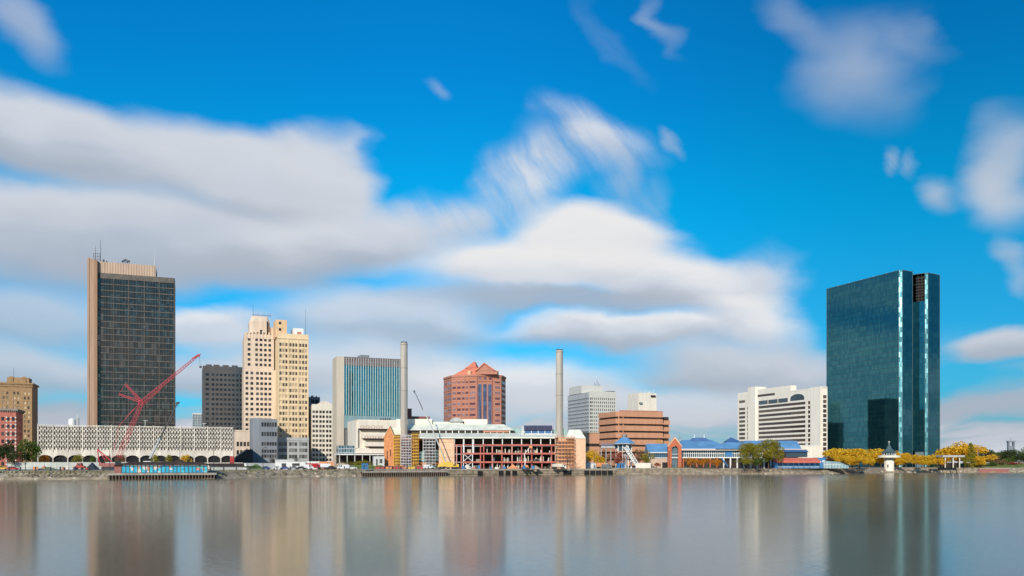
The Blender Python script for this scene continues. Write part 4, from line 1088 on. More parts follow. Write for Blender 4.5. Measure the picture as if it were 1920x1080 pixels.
# brick arch portal
t2, c = base('brick_arch_portal', 'orange brick gabled entrance portal with a tall round-arched opening', 'portal', 1253, 484, 0)
wd = 25/F*484; zp = LZ(822, 484); zs = LZ(836, 484); n_ = 14; cx_ = wd/2; ro = wd*.235
out = MB()
za = LZ(843, 484)
for k in range(n_):
    x0, x1 = cx_-ro+2*ro*k/n_, cx_-ro+2*ro*(k+1)/n_; xm = (x0+x1)/2; zc = za+math.sqrt(max(0, ro*ro-(xm-cx_)**2))*1.15
    ztop = lambda x: zs+(zp-zs)*(1-abs(x-cx_)/(wd/2))
    out.sweepz([(x0, zc), (x1, zc), (x1, ztop(x1)), (x0, ztop(x0))], 0, 3)
for sgn in (0, 1):
    xa, xb = (0, cx_-ro) if sgn == 0 else (cx_+ro, wd)
    out.sweepz([(xa, 0), (xb, 0), (xb, zs+(zp-zs)*(1-abs(xb-cx_)/(wd/2))), (xa, zs+(zp-zs)*(1-abs(xa-cx_)/(wd/2)))], 0, 3)
out.build('wall', 'brick_red', t2)
MB().box(cx_-ro, 2.0, 0, cx_+ro, 2.3, za+ro).build('glazing', 'pane_blue', t2)
MB().box(cx_-ro, .6, LZ(859, 484), cx_+ro, 1.9, LZ(857.5, 484)).box(cx_-ro, .6, LZ(852, 484), cx_+ro, .8, LZ(851.3, 484)).build('balcony', 'white', t2)
MB().sweepz([(-.5, zs-.4), (0, zs-.4), (cx_, zp), (wd, zs-.4), (wd+.5, zs-.4), (cx_, zp+.9)], -.3, 3.3).build('coping', 'brick_pale', t2)
# low left wing
t2, c = base('blue_roof_wing', 'low blue-roofed wing with a glazed front, left of the brick portal', 'building', 1216, 488, 0)
W = 37/F*488
MB().sweepx([(-1, LZ(848, 488)), (6, LZ(832, 493)), (13, LZ(848, 488))], -.5, W).build('roof', 'blue_roof', t2)
MB().box(-.5, -1.2, LZ(849.5, 488), W, 0, LZ(848, 488)).build('fascia', 'white', t2)
MB().box(0, .2, LZ(858, 488), W, 12, LZ(849.5, 488)).build('glazing', 'pane_blue', t2)
b = MB()
for i in range(10): b.box(W*i/9-.12, 0, LZ(858, 488), W*i/9+.12, .2, LZ(849.5, 488))
b.build('mullion', 'blue_paint', t2)
MB().box(0, .2, 0, W, 12, LZ(859.4, 488)).build('lower_wall', 'tan_light', t2); MB().box(-.5, -.4, LZ(859.4, 488), W, 1, LZ(858, 488)).build('balcony', 'white', t2)
MB().box(W*.7, .1, .2, W*.95, .2, 3.4).build('door', 'pane', t2)
# octagon tower with cupola
t2, c = base('octagonal_pavilion', 'raised octagonal glass pavilion with a blue pyramid roof and white cupola', 'pavilion', 1171, 482, 0)
oc8 = lambda r, k=0: [(r*math.cos(R(22.5+45*i)), r*math.sin(R(22.5+45*i))) for i in range(8)]
s4 = 482/F
MB().prism(oc8(13*s4), LZ(846, 482), LZ(831, 482)).build('glazing', 'pane_blue', t2)
b = MB()
for x, y in oc8(13.4*s4): b.bar((x, y, 0), (x, y, LZ(831, 482)), .28)
b.build('post', 'white', t2)
MB().prism(oc8(21*s4), LZ(831.5, 482), LZ(820, 482), oc8(5*s4)).build('roof', 'blue_roof', t2)
MB().prism(oc8(21.5*s4), LZ(833, 482), LZ(831.5, 482)).build('eave', 'grey_lite', t2)
MB().prism(oc8(4.5*s4), LZ(820, 482), LZ(815, 482)).build('cupola', 'white', t2)
b = MB()
for x, y in oc8(4.6*s4): b.box(x*.8-.3, y*.8-.4, LZ(819.5, 482), x*.8+.3, y*.8+.3 if y > 0 else y*.8, LZ(816, 482))
b.build('cupola_opening', 'dark', t2)
MB().prism(oc8(5.4*s4), LZ(815, 482), LZ(811.5, 482), oc8(.6*s4)).build('cupola_roof', 'copper_red', t2)
MB().prism(oc8(14.5*s4), LZ(847.5, 482), LZ(846, 482)).build('floor', 'orange_stone', t2)
MB().prism(oc8(5*s4), 0, LZ(847.5, 482)).build('stem', 'grey_lite', t2)
t2, c = base('pale_blue_walkway', 'pale blue raised walkway left of the octagonal pavilion', 'walkway', 1127, 484, 0)
W = 30*s4; MB().box(0, 0, LZ(840, 484), W, 3, LZ(836, 484)).build('deck', 'grey_lite', t2); MB().box(W*.90, -.3, LZ(841, 484), W*1.1, 2, LZ(832, 484)).build('sign_box', 'blue_paint', t2)
for k in range(4): MB().box(W*k/3.3, 1, 0, W*k/3.3+.4, 1.5, LZ(840, 484)).build('post', 'grey_lite', t2)
b = MB()
for k in range(16): b.box(W*k/16, 0, LZ(836, 484), W*k/16+.12, .1, LZ(832.5, 484))
b.box(0, -.02, LZ(832.8, 484), W, .12, LZ(832, 484)).build('railing', 'blue_paint', t2)
t2, c = base('covered_stair', 'white lattice covered stair descending from the octagonal pavilion', 'stair', 1172, 470, 0)
MB().truss((0, 0, LZ(837, 470)), (24/F*470, 0, 1.2), 2.0, 9, .22).build('lattice', 'white', t2)
MB().bar((0, 0, LZ(837, 470)-.5), (24/F*470, 0, .5), .6).build('step_deck', 'dull_white', t2)
MB().box(22/F*470, -1, 0, 26/F*470, 1, 1.4).build('landing', 'white', t2)
# pale wall at the water below the pavilion
t2, c = base('cream_hoarding', 'plain cream hoarding wall at the water edge below the covered stair', 'hoarding', 1192, 462, 0)
W = 28/F*462; MB().box(0, 0, 0, W, .5, LZ(868.5, 462)).build('panel', 'cream', t2); MB().box(-.1, -.1, LZ(868.5, 462), W+.1, .6, LZ(868, 462)).build('cap', 'white', t2)
# restaurant with red awning
t2, c = base('awning_restaurant', 'riverside restaurant terrace with a long faded red awning over blue walls', 'restaurant', 1455, 476, 0)
s5 = 476/F; W = 80*s5; za = LZ(866.5, 476); zb = LZ(858.5, 476)
MB().sweepx([(-2.6, za), (-2.6, za+.5), (2, zb), (5, zb), (5, za)], 0, W).build('awning', 'awning_red', t2)
b = MB()
for i in range(26): x = W*i/25; b.box(x-.35, -2.7, za-.45, x+.35, -2.6, za+.1)
b.build('valance', 'awning_red', t2)
MB().box(0, 1, 0, W+3, 6, za).build('wall', 'blue_paint', t2)
b = MB()
for i in range(30): x = W*i/29; b.box(x-.07, -2.3, 0, x+.07, -2.2, 1.1)
b.box(0, -2.32, 1.0, W, -2.18, 1.12).build('railing', 'dull_white', t2)
for i in range(9): x = W*i/8; MB().box(x-.12, -2.5, 0, x+.12, -2.26, za).build('post', 'blue_paint', t2)
MB().box(W*.28, 3, LZ(857, 476), W*.78, 9, LZ(846, 476)).build('upper_room', 'pane_blue', t2)
b = MB().box(W*.05, 3, zb+.01, W*.28, 9, LZ(846, 476)); b.build('side_room', 'pane', t2)
MB().sweepx([(2, LZ(847.5, 476)), (6, LZ(843, 480)), (10, LZ(847.5, 476))], W*.05, W*.80).build('upper_roof', 'blue_dark', t2)
t2, c = base('glass_pavilion', 'blue-white glass lean-to at the right end of the awning terrace', 'pavilion', 1545, 478, 0)
W = 46/F*478; MB().sweepz([(0, 0), (W, 0), (W, 1.5), (W*.6, LZ(866, 478)), (0, LZ(864, 478))], 0, 7).build('glazing', 'glass_lite', t2)
b = MB()
for i in range(9): x = W*i/8*.98; b.box(x-.1, -.12, 0, x+.1, 0, 1.5+(LZ(864, 478)-1.5)*(1-i/8))
b.box(0, -.15, 2, W*.7, -.05, 2.2).build('mullion', 'white', t2)
t2, c = base('blue_entrance_tower', 'narrow blue entrance block beside the glass lean-to', 'building', 1532, 479, 0)
W = 16/F*479; MB().box(0, 0, 0, W, 6, LZ(858, 479)).build('wall', 'blue_paint', t2); MB().box(W*.1, -.06, 1, W*.5, 0, 4).box(W*.62, -.06, 1, W*.9, 0, 4.5).build('window', 'white', t2)

# round lookout
t2, c = base('river_lookout', 'round white lookout with a wide flat disc and a dark conical roof at the waterside', 'lookout', 1667, 534, 0, z=.6)
s6 = 534/F; zz = lambda py: Z(py, 534)-.6
MB().cyl(0, 0, -1.5, zz(863), 8.8*s6, n=24).build('drum', 'white_concrete', t2)
MB().box(-6.5*s6, -8.9*s6, zz(876), -5*s6, -7.5*s6, zz(871)).build('door', 'dark', t2)
MB().cyl(0, 0, zz(863), zz(858), 7*s6, 9*s6, n=24).build('neck', 'grey_lite', t2)
MB().cyl(0, 0, zz(858), zz(854), 20*s6, n=40).build('disc', 'cream', t2)
MB().cyl(0, 0, zz(854), zz(848), 11*s6, n=24).build('glazing', 'pane_blue', t2)
b = MB()
for i in range(16): a_ = 6.283*i/16; b.bar((11.4*s6*math.cos(a_), 11.4*s6*math.sin(a_), zz(854)), (11.4*s6*math.cos(a_), 11.4*s6*math.sin(a_), zz(848)), .18)
b.build('mullion', 'white', t2)
b = MB(); pr = [(15, 848.5), (9, 845), (5, 841), (2.5, 836), (1.6, 833)]
for (r0, p0_), (r1, p1_) in zip(pr, pr[1:]): b.cyl(0, 0, zz(p0_), zz(p1_), r0*s6, r1*s6, 24)
b.build('roof', 'slate', t2)
MB().cyl(0, 0, zz(833), zz(831), .5*s6, n=8).cyl(0, 0, zz(831.5), zz(829), .8*s6, 2*s6, 10).cyl(0, 0, zz(829), zz(827), 2*s6, .8*s6, 10).build('finial', 'grey_lite', t2)
MB().cyl(0, 0, -1.8, .5, 20*s6, n=32).build('plinth', 'stone_wall', t2)
# pergola
t2, c = base('park_shelter', 'flat white slab shelter on round columns among the yellow trees', 'shelter', 1768, 548, 0)
s7 = 548/F; MB().box(0, 0, LZ(857, 548), 41*s7, 9, LZ(853.5, 548)).build('roof_slab', 'grey_lite', t2)
for x, m in ((6, 'cream'), (21, 'cream'), (33, 'cream'), (14, 'dull_white'), (28, 'dull_white')): MB().cyl(x*s7, 1.2 if m == 'cream' else 7.5, 0, LZ(857, 548), .33, n=12).build('column', m, t2)
MB().box(3*s7, 6, 0, 38*s7, 6.6, 3.2).build('back_wall', 'dark_brown', t2)
t2, c = base('bell_tower', 'distant dark bell tower rising above the woods at the far right', 'tower', 1891, 900, 0)
s8 = 900/F
for x in (0, 9.5): MB().box(x*s8, 0, 0, (x+2.5)*s8, 3, LZ(829, 900)).build('pier', 'grey_paint_and_shade', t2)
MB().box(-.5, -.3, LZ(829, 900), 12.6*s8, 3.3, LZ(826.5, 900)).build('lintel', 'grey_paint_and_shade', t2); MB().box(2.5*s8, 1, 0, 9.5*s8, 2, LZ(836, 900)).build('infill_wall', 'grey_paint_and_shade', t2); MB().bar((6*s8, 1.5, LZ(826.5, 900)), (6*s8, 1.5, LZ(820, 900)), .25).build('spire', 'grey_paint_and_shade', t2)
t2, c = base('light_mast', 'thin light mast above the blue roofs beside the brick portal', 'mast', 1274, 520, 0)
MB().bar((0, 0, 0), (0, 0, LZ(810, 520)), .12).build('pole', 'grey_metal', t2); MB().box(-2.2, 0, LZ(822, 520), 1.6, .6, LZ(820.6, 520)).build('lamp_bank', 'grey_metal', t2)
# ------------------------------------------------------------------ trees
def leafmat(name, c, c2, c3):
    m = bpy.data.materials.new(name); m.use_nodes = True; h = G(m.node_tree); b = m.node_tree.nodes['Principled BSDF']
    r2 = h.n('ShaderNodeNewGeometry').outputs['Random Per Island']; r1 = h.n('ShaderNodeObjectInfo').outputs['Random']
    oc = h.n('ShaderNodeTexCoord').outputs['Object']; nz = h.noise(oc, .35, 3, .6)
    cc = h.mix(h.mr(h.m('ADD', h.m('MULTIPLY', r2, .5), h.m('MULTIPLY', nz, .6)), .3, .8), c, c2); cc = h.mix(h.m('MULTIPLY', r1, .45), cc, c3)
    h.put(b.inputs['Base Color'], cc); b.inputs['Roughness'].default_value = .7; b.inputs['Specular IOR Level'].default_value = .2
    tr = h.n('ShaderNodeBsdfTranslucent'); h.put(tr.inputs[0], cc); ms = h.n('ShaderNodeMixShader'); ms.inputs[0].default_value = .3
    h.nt.links.new(b.outputs[0], ms.inputs[1]); h.nt.links.new(tr.outputs[0], ms.inputs[2]); h.nt.links.new(ms.outputs[0], h.nt.nodes['Material Output'].inputs[0]); MAT[name] = m
leafmat('leaf_gold', (.52, .25, .010), (1.0, .74, .06), (.82, .46, .02))
leafmat('leaf_orange', (.55, .19, .02), (.75, .34, .03), (.45, .17, .02))
leafmat('leaf_olive', (.17, .16, .015), (.42, .34, .04), (.26, .24, .03))
leafmat('leaf_green', (.05, .10, .015), (.15, .22, .03), (.10, .13, .02))
leafmat('leaf_dark', (.025, .045, .015), (.07, .10, .03), (.05, .06, .02))
leafmat('leaf_red', (.30, .05, .03), (.52, .12, .08), (.30, .10, .08))
leafmat('leaf_rust', (.20, .10, .04), (.38, .20, .10), (.26, .14, .09))
TREES = {}
def crown_mesh(m, seed, flat=1.0, cone=False, n=1500, leaf=.085):
    """unit-height crown: leaf clumps scattered over overlapping limbs' lobes, open between them"""
    r = random.Random(seed); b = MB(); lobes = []
    nl = 13 if not cone else 9
    for i in range(nl):
        if cone: z = .12+.8*i/nl; R_ = .30*(1-z)+.05; lobes.append((r.uniform(-.04, .04), r.uniform(-.04, .04), z, R_, .12))
        else:
            a = r.uniform(0, 6.283); q = r.uniform(.0, .42)**.8; z = .50+r.uniform(-.28, .34)*(1-q); lobes.append((q*math.cos(a), q*math.sin(a), z, r.uniform(.16, .27), r.uniform(.12, .19)*flat))
    for k in range(n):
        x0, y0, z0, rr_, rz_ = r.choice(lobes)
        while True:
            v = Vector((r.uniform(-1, 1), r.uniform(-1, 1), r.uniform(-1, 1)))
            if .35 < v.length < 1.05: break
        p_ = Vector((x0+v.x*rr_, y0+v.y*rr_, z0+v.z*rz_)); s = leaf*r.uniform(.35, 1.0)
        a = Vector((r.uniform(-1, 1), r.uniform(-1, 1), r.uniform(-.5, .5))).normalized(); c_ = a.cross(Vector((r.uniform(-1, 1), r.uniform(-1, 1), r.uniform(-1, 1)))).normalized()
        b.face([p_-a*s*.5, p_+c_*s*.32, p_+a*s*.5, p_-c_*s*.32], [(0, 0), (1, 0), (1, 1), (0, 1)])
    return b.mesh('crown', MAT[m]), lobes
def tree_proto(m, seed, **k):
    key = (m, seed, tuple(sorted(k.items())))
    if key not in TREES:
        me, lobes = crown_mesh(m, seed, **k); b = MB(); b.bar((0, 0, -.02), (0, .01, .32), .026, 7, .018)
        if k.get('cone'): b.bar((0, .01, .32), (0, 0, .92), .018, 6, .004)
        else:
            for x, y, z, *_ in lobes[:8]: b.bar((0, .01, .28), (x*.55, y*.55, (z+.3)/2), .014, 5, .009); b.bar((x*.55, y*.55, (z+.3)/2), (x, y, z), .009, 4, .003)
        TREES[key] = (me, b.mesh('trunk', MAT['bark']))
    return TREES[key]
def tree(name, label, px, pybase, pytop, d, wpx, m, seed=1, rz=0, group=None, z=GZ, **k):
    """tree standing at a bearing and distance, height and spread in real metres"""
    c_, tr = tree_proto(m, seed, **k); q = P(px, d); h_ = Z(pytop, d)-z; sw = (wpx/F*d)/(1.05 if not k.get('cone') else .55)
    t = thing(name, label, 'tree', (q.x, q.y, z), rz, group)
    o = inst('crown', c_, t, (0, 0, 0)); o.scale = (sw, sw, h_/.98); o2 = inst('trunk', tr, t, (0, 0, 0)); o2.scale = (sw*.8, sw*.8, h_/.98); return t
YG = 'golden trees round the glass tower'
for i, (px, pt, d, w_, lb, sd_) in enumerate((
    (1567, 836, 520, 34, 'golden tree at the left end of the row below the glass tower, beside the hotel', 1),
    (1588, 833, 500, 40, 'broad golden tree second from the left below the glass tower', 2),
    (1610, 835, 496, 38, 'golden tree third from the left below the glass tower', 3),
    (1630, 840, 548, 34, 'golden tree fourth from the left, left of the round lookout', 4),
    (1652, 837, 572, 30, 'golden tree right behind the left half of the lookout roof', 1),
    (1682, 837, 575, 28, 'golden tree behind the right edge of the lookout roof', 2),
    (1699, 848, 570, 28, 'low golden tree just right of the lookout disc', 3),
    (1718, 850, 565, 26, 'low golden tree at the foot of the second glass edge strip', 4),
    (1738, 852, 560, 26, 'low golden tree left of the park shelter, nearer one', 1),
    (1752, 842, 592, 32, 'golden tree at the right corner of the glass tower', 2),
    (1775, 834, 590, 36, 'golden tree behind the left half of the park shelter', 3),
    (1797, 826, 585, 44, 'tallest golden tree, right behind the park shelter', 4),
    (1822, 828, 582, 40, 'golden tree behind the dark conifer', 1),
    (1842, 846, 575, 28, 'golden tree at the right end of the row, beside the green woods', 2),
    (1757, 858, 545, 18, 'small golden tree touching the left end of the shelter slab', 3))):
    tree('golden_tree', lb, px, 0, pt, d, w_*1.38, 'leaf_gold', sd_, i*1.3, YG, n=3000, leaf=.085)
for px, pt, d, w_, lb, sd_ in ((1578, 850, 486, 24, 'low golden tree at the rail under the second golden crown', 3), (1600, 852, 484, 26, 'low golden tree at the rail under the third golden crown', 1), (1621, 851, 486, 24, 'low golden tree at the rail left of the lookout', 2), (1690, 858, 545, 22, 'low golden tree close to the right of the lookout drum', 4), (1728, 858, 545, 24, 'low golden tree before the glass tower entrance', 2), (1835, 858, 560, 22, 'low golden tree right of the conifer', 1)):
    tree('golden_tree', lb, px, 0, pt, d, w_*1.2, 'leaf_gold', sd_, px, YG, n=4200, leaf=.075)
tree('rust_tree', 'rust-brown tree between the hotel and the golden row', 1556, 0, 848, 514, 16, 'leaf_rust', 2)
tree('conifer', 'slim olive conifer standing before the golden trees at the right', 1821, 0, 828, 560, 22, 'leaf_olive', 5, cone=True, n=1100)
tree('green_tree', 'small olive tree right of the shelter slab', 1809, 0, 850, 555, 16, 'leaf_olive', 1)
tree('large_olive_tree', 'largest olive-yellow tree before the blue roofs, right of the pair', 1441, 0, 817, 470, 48, 'leaf_olive', 1, 0, n=6500, leaf=.06)
tree('large_olive_tree', 'second large olive-yellow tree, left of the pair before the blue roofs', 1405, 0, 823, 472, 40, 'leaf_olive', 3, 1, n=6500, leaf=.06)
tree('small_olive_tree', 'small low olive tree under the left big tree', 1396, 0, 852, 466, 26, 'leaf_olive', 2)
tree('small_olive_tree', 'small olive tree between the two big trees at the railing', 1424, 0, 856, 464, 26, 'leaf_green', 4)
for i, (px, pt, w_, lb) in enumerate(((1293, 855, 20, 'small orange tree at the left of the row before the blue roofs'), (1309, 854, 20, 'small orange tree second in the row before the blue roofs'), (1325, 856, 21, 'small orange tree third in the row before the blue roofs'), (1342, 857, 20, 'small orange tree nearest the blue outdoor stair'))):
    tree('orange_tree', lb, px, 0, pt, 470, w_, 'leaf_orange', i+1, i, 'orange trees before the blue roofs')
tree('yellow_tree', 'yellow-green tree just right of the pale brick corner block', 1106, 0, 831, 490, 24, 'leaf_gold', 2)
tree('yellow_tree', 'low yellow bush-like tree behind the white tent', 1121, 0, 850, 484, 26, 'leaf_gold', 3)
tree('rust_tree', 'brownish tree behind the yellow bush near the pavilion', 1136, 0, 843, 492, 30, 'leaf_rust', 4)
tree('red_tree', 'crimson tree below the octagonal pavilion', 1158, 0, 842, 478, 24, 'leaf_red', 1)
tree('rust_tree', 'russet tree right of the octagonal pavilion', 1196, 0, 838, 488, 26, 'leaf_rust', 1)
tree('green_tree', 'yellow-green tree between the pavilion and the brick portal', 1215, 0, 842, 474, 24, 'leaf_olive', 4)
tree('red_tree', 'small red shrub-like tree before the low blue wing', 1231, 0, 866, 470, 14, 'leaf_red', 3)
tree('bare_tree', 'brown half-bare tree before the orange scaffold', 1064, 0, 838, 440, 28, 'leaf_rust', 3, n=480, leaf=.06)
tree('yellow_tree', 'yellow treetop showing behind the orange office roof corner', 1237, 0, 822, 530, 26, 'leaf_gold', 4)
tree('dark_tree', 'dark tree mass at the extreme left edge before the brick corner building', 5, 0, 812, 400, 34, 'leaf_dark', 2, n=2200)
tree('green_tree', 'round green tree between the brick corner building and the garage', 50, 0, 818, 412, 42, 'leaf_green', 1, n=2200)
tree('dark_tree', 'small dark tree in front of the green one at the left', 22, 0, 838, 395, 24, 'leaf_dark', 4)
for px, w_, m, lb in ((82, 18, 'leaf_orange', 'golden-brown street tree at the first arch of the garage'), (148, 20, 'leaf_olive', 'olive street tree at the third arch of the garage'), (174, 11, 'leaf_green', 'slim green street tree at the fourth arch of the garage'), (204, 12, 'leaf_rust', 'brown street tree left of the red crane mast'), (226, 18, 'leaf_rust', 'brown street tree right behind the red crane base'), (290, 16, 'leaf_olive', 'olive street tree by the black crane boom'), (318, 14, 'leaf_olive', 'pale olive street tree right of the black crane boom'), (348, 19, 'leaf_gold', 'bright golden street tree at the right of the garage')):
    tree('street_tree', lb, px, 0, 848 if w_ > 13 else 850, 412+px*.07, w_, m, 1+px % 4, px, 'street trees before the garage')
for i, (px, pt, d, w_, m) in enumerate(((1850, 838, 640, 30, 'leaf_dark'), (1872, 836, 650, 30, 'leaf_green'), (1896, 838, 640, 34, 'leaf_dark'), (1920, 836, 650, 34, 'leaf_green'), (1862, 848, 600, 26, 'leaf_rust'), (1886, 852, 600, 28, 'leaf_green'), (1910, 850, 600, 30, 'leaf_dark'), (1770, 841, 700, 18, 'leaf_dark'), (1878, 860, 585, 24, 'leaf_rust'), (1902, 862, 585, 22, 'leaf_red'), (1940, 846, 610, 34, 'leaf_dark'), (1860, 864, 580, 20, 'leaf_green'))):
    lbs = ['dark green woodland tree at the left of the far right woods', 'mid green woodland tree left of the bell tower', 'dark green woodland tree below the bell tower', 'mid green woodland tree at the right picture edge', 'reddish brown woodland tree next to the last golden tree', 'green woodland tree low in the far right woods', 'dark low woodland tree near the right edge', 'dark tree peeking between the glass tower and golden trees', 'low rust-brown bush tree above the right lawn', 'low reddish bush tree above the right lawn', 'dark woodland tree cut by the right picture edge', 'low green bush tree right of the conifer']
    tree('woodland_tree', lbs[i], px, 0, pt, d, w_, m, 1+i % 4, i, 'trees of the far right woods')
for i, (px, pt, lb) in enumerate(((1853, 843, 'hazy green tree in the back row of the far right woods, first'), (1868, 841, 'hazy green tree in the back row left of the bell tower'), (1884, 842, 'hazy green tree in the back row touching the bell tower'), (1906, 841, 'hazy green tree in the back row right of the bell tower'), (1930, 840, 'hazy green tree in the back row at the right edge'))):
    tree('woodland_tree', lb, px, 0, pt, 760, 34, 'leaf_green', 1+i % 4, i*2, 'trees of the far right woods', n=1800)
for px, w_, h_, lb in ((534, 5, 846, 'tiny dark tree before the grey podium, left one'), (556, 7, 847, 'tiny round dark tree before the grey podium, right one'), (512, 9, 850, 'small bare tree before the grey office')):
    tree('small_tree', lb, px, 0, h_, 520, w_+3, 'leaf_dark', 2, px, n=500)
tree('green_bush', 'wide dark green bank of scrub behind the railing, below the grey podium', 468, 0, 872, 375, 34, 'leaf_green', 3, flat=.7)
tree('yellow_bush', 'yellow-green scrub left of the brick gable', 672, 0, 858, 455, 40, 'leaf_olive', 2)

# ------------------------------------------------------------------ waterside: railing posts, lamps, docks
me = MB().prism([(-.22, -.22), (.22, -.22), (.22, .22), (-.22, .22)], 0, 1.35, [(-.18, -.18), (.18, -.18), (.18, .18), (-.18, .18)]).prism([(-.26, -.26), (.26, -.26), (.26, .26), (-.26, .26)], 1.35, 1.6, [(-.1, -.1), (.1, -.1), (.1, .1), (-.1, .1)]).mesh('railing_post', MAT['dark_metal'])
def post(px):
    q = lip_at(px, .6); o = bpy.data.objects.new('railing_post', me); col.objects.link(o); o.location = (q.x, q.y, GZ)
    if px < 700: l_ = 'dark square railing post on the left bank, one of an even row'
    else: l_ = 'dark square railing post on the right bank, one of an even row'
    tag(o, l_, 'post', 'railing posts on the left bank' if px < 700 else 'railing posts on the right bank')
    return q
pq = [post(16+25.2*i) for i in range(27)]; pq2 = [post(1290+14*i) for i in range(26)]; pq3 = [post(699+16.8*i) for i in range(9)]
for nm, qs, lb in (('railing_chain', pq3, 'thin dark double rail before the brick gable and scaffolds'), ('railing_chain', pq, 'thin dark double rail linking the left bank posts'), ('railing_chain', pq2, 'thin dark double rail linking the right bank posts')):
    b = MB()
    for a, e in zip(qs, qs[1:]):
        for z in (.6, 1.2): b.bar((a.x, a.y, GZ+z), (e.x, e.y, GZ+z), .05)
    tag(b.build(nm, 'dark_metal'), lb, 'railing')
lamp = thing('street_lamp', '', 'street lamp', (0, 0, 0)); MB().bar((0, 0, 0), (0, 0, 9.5), .13, 6, .09).build('pole', 'dark_metal', lamp); MB().bar((0, 0, 9.5), (1.1, 0, 9.9), .08).box(.7, -.2, 9.75, 1.7, .2, 9.95).build('lamp_head', 'dark_metal', lamp)
ll = [(42, 'left edge before the green tree'), (207, 'left of the red crane mast'), (334, 'right of the black crane boom'), (402, 'at the right end of the mural pavilion'), (492, 'before the grey office'), (580, 'before the cream grid building'), (662, 'left of the glass arcade canopy'), (1112, 'behind the white tent'), (1155, 'beside the crimson tree'), (1253, 'at the brick portal'), (1420, 'between the big olive trees'), (1500, 'before the red awning'), (1737, 'left of the park shelter')]
for i, (px, lb) in enumerate(ll):
    o = lamp if i == 0 else copy_tree(lamp); q = lip_at(px, 3); o.location = (q.x, q.y, GZ); o['label'] = 'tall thin dark street lamp '+lb; o['group'] = 'waterside street lamps'
def dock(name, label, px0, px1, n, out=5.0, z=2.0, m='deck'):
    a = lip_at(px0, -2); e = lip_at(px1, -2); dd = e-a; ang = math.atan2(dd.y, dd.x); t = thing(name, label, 'dock', (a.x, a.y, 0), ang); Ld = dd.length
    MB().box(0, -out, z, Ld, 1.5, z+.35).box(-.1, -out-.15, z-.3, Ld+.1, -out, z+.5).build('deck', m, t)
    pm = MB().bar((0, 0, -1.5), (0, 0, z-.01), .26, 7).mesh('pile', MAT['timber'])
    for i in range(n): inst('pile', pm, t, (Ld*(i+.3)/n, -out+.25, 0))
    MB().box(0, -out+1.2, -1, Ld, -out+1.5, z).build('back_boards', 'dark_brown', t)
    return t, Ld, out
t, Ld, _ = dock('timber_dock', 'dark timber dock on close piles under the mural pavilion', 210, 404, 34, 9.5, 1.9)
dock('timber_dock', 'reddish timber dock on close piles before the brick gable', 672, 830, 40, 5, 2.0)
# mural pavilion on the dock
a = lip_at(232, -7.5); e = lip_at(385, -7.5); ang = math.atan2((e-a).y, (e-a).x); L3 = (e-a).length
t, zb = thing('mural_pavilion', 'dark hip-roofed open pavilion with bright blue mural panels on the timber dock', 'pavilion', (a.x, a.y, 2.28), ang), 0
hh = 3.1
for i in range(22):
    x0 = L3*i/22
    o = MB().box(x0+.12, 0, .25, x0+L3/22-.12, .15, hh-.1).build('mural_panel', 'cyan_panel' if i in (0, 1, 11, 13, 14, 16, 17, 18) else 'mural', t)
for i in range(23): MB().box(L3*i/22-.12, -.15, 0, L3*i/22+.12, .3, hh).build('post', 'timber', t)
MB().box(-2.6, 0, 0, -.2, 3, hh).build('end_room', 'copper_dark', t)
MB().prism([(-3.4, -1.0), (L3+2.5, -1.0), (L3+2.5, 5.4), (-3.4, 5.4)], hh, hh+1.3, [(3, 2), (L3-3, 2), (L3-3, 2.6), (3, 2.6)]).build('roof', 'black_roof', t)
MB().prism([(L3*.52, -.8), (L3*.80, -.8), (L3*.80, 5.2), (L3*.52, 5.2)], hh+.2, hh+2.3, [(L3*.65, 2), (L3*.67, 2), (L3*.67, 2.6), (L3*.65, 2.6)]).build('roof_hip', 'black_roof', t)
sh = P(425, 388); ts = thing('low_shed', 'low dark roofed shed on the bank right of the mural pavilion', 'shed', (sh.x, sh.y, GZ), TH)
MB().box(-7, 0, 0, 7, 4, 1.5).build('wall', 'hoarding', ts); MB().sweepx([(-.6, 1.5), (2, 2.9), (4.6, 1.5)], -7.6, 7.6).build('roof', 'black_roof', ts)
# stone pier with dark openings
for (pa, pb, lb, ops) in ((834, 1000, 'pale stone quay with dark square openings before the steel frame', (897, 936, 949, 962)), (1008, 1152, 'pale stone quay with dark square openings before the pale brick block', (1058, 1064, 1097, 1108, 1119, 1130, 1141))):
    a = lip_at(pa, -4.5); e = lip_at(pb, -4.5); dd = e-a; Ld = dd.length; t = thing('stone_quay', lb, 'quay', (a.x, a.y, -.5), math.atan2(dd.y, dd.x))
    MB().box(0, 0, 0, Ld, 5.5, 3.2).build('wall', 'stone_wall', t); MB().box(-.2, -.3, 3.2, Ld+.2, 5.5, 3.6).build('coping', 'paving', t); MB().box(0, -.15, 1.0, Ld, 0, 1.25).build('ledge', 'timber', t)
    for px in ops: x = Ld*(px-pa)/(pb-pa); MB().box(x-1.2, -.22, .6, x+1.6, -.02, 2.7).build('opening', 'dark', t)
    b = MB()
    for i in range(60): x = Ld*i/59; b.bar((x, .2, 3.6), (x, .2, 4.6), .04)
    b.bar((0, .2, 4.6), (Ld, .2, 4.6), .05).build('railing', 'timber', t)
def wallseg(px0, px1, name, label, m, z1, o=-.6, th=.8, z0=0.0):
    a = lip_at(px0, o); e = lip_at(px1, o); dd = e-a; t = thing(name, label, 'wall', (a.x, a.y, z0), math.atan2(dd.y, dd.x))
    MB().box(0, 0, 0, dd.length, th, z1-z0).build('wall', m, t); MB().box(0, -.1, z1-z0, dd.length, th+.1, z1-z0+.2).build('coping', 'paving', t); return t
wallseg(1154, 1300, 'sea_wall', 'low brownish stone sea wall below the covered stair and portal', 'stone_wall', 3.3, -2.6)
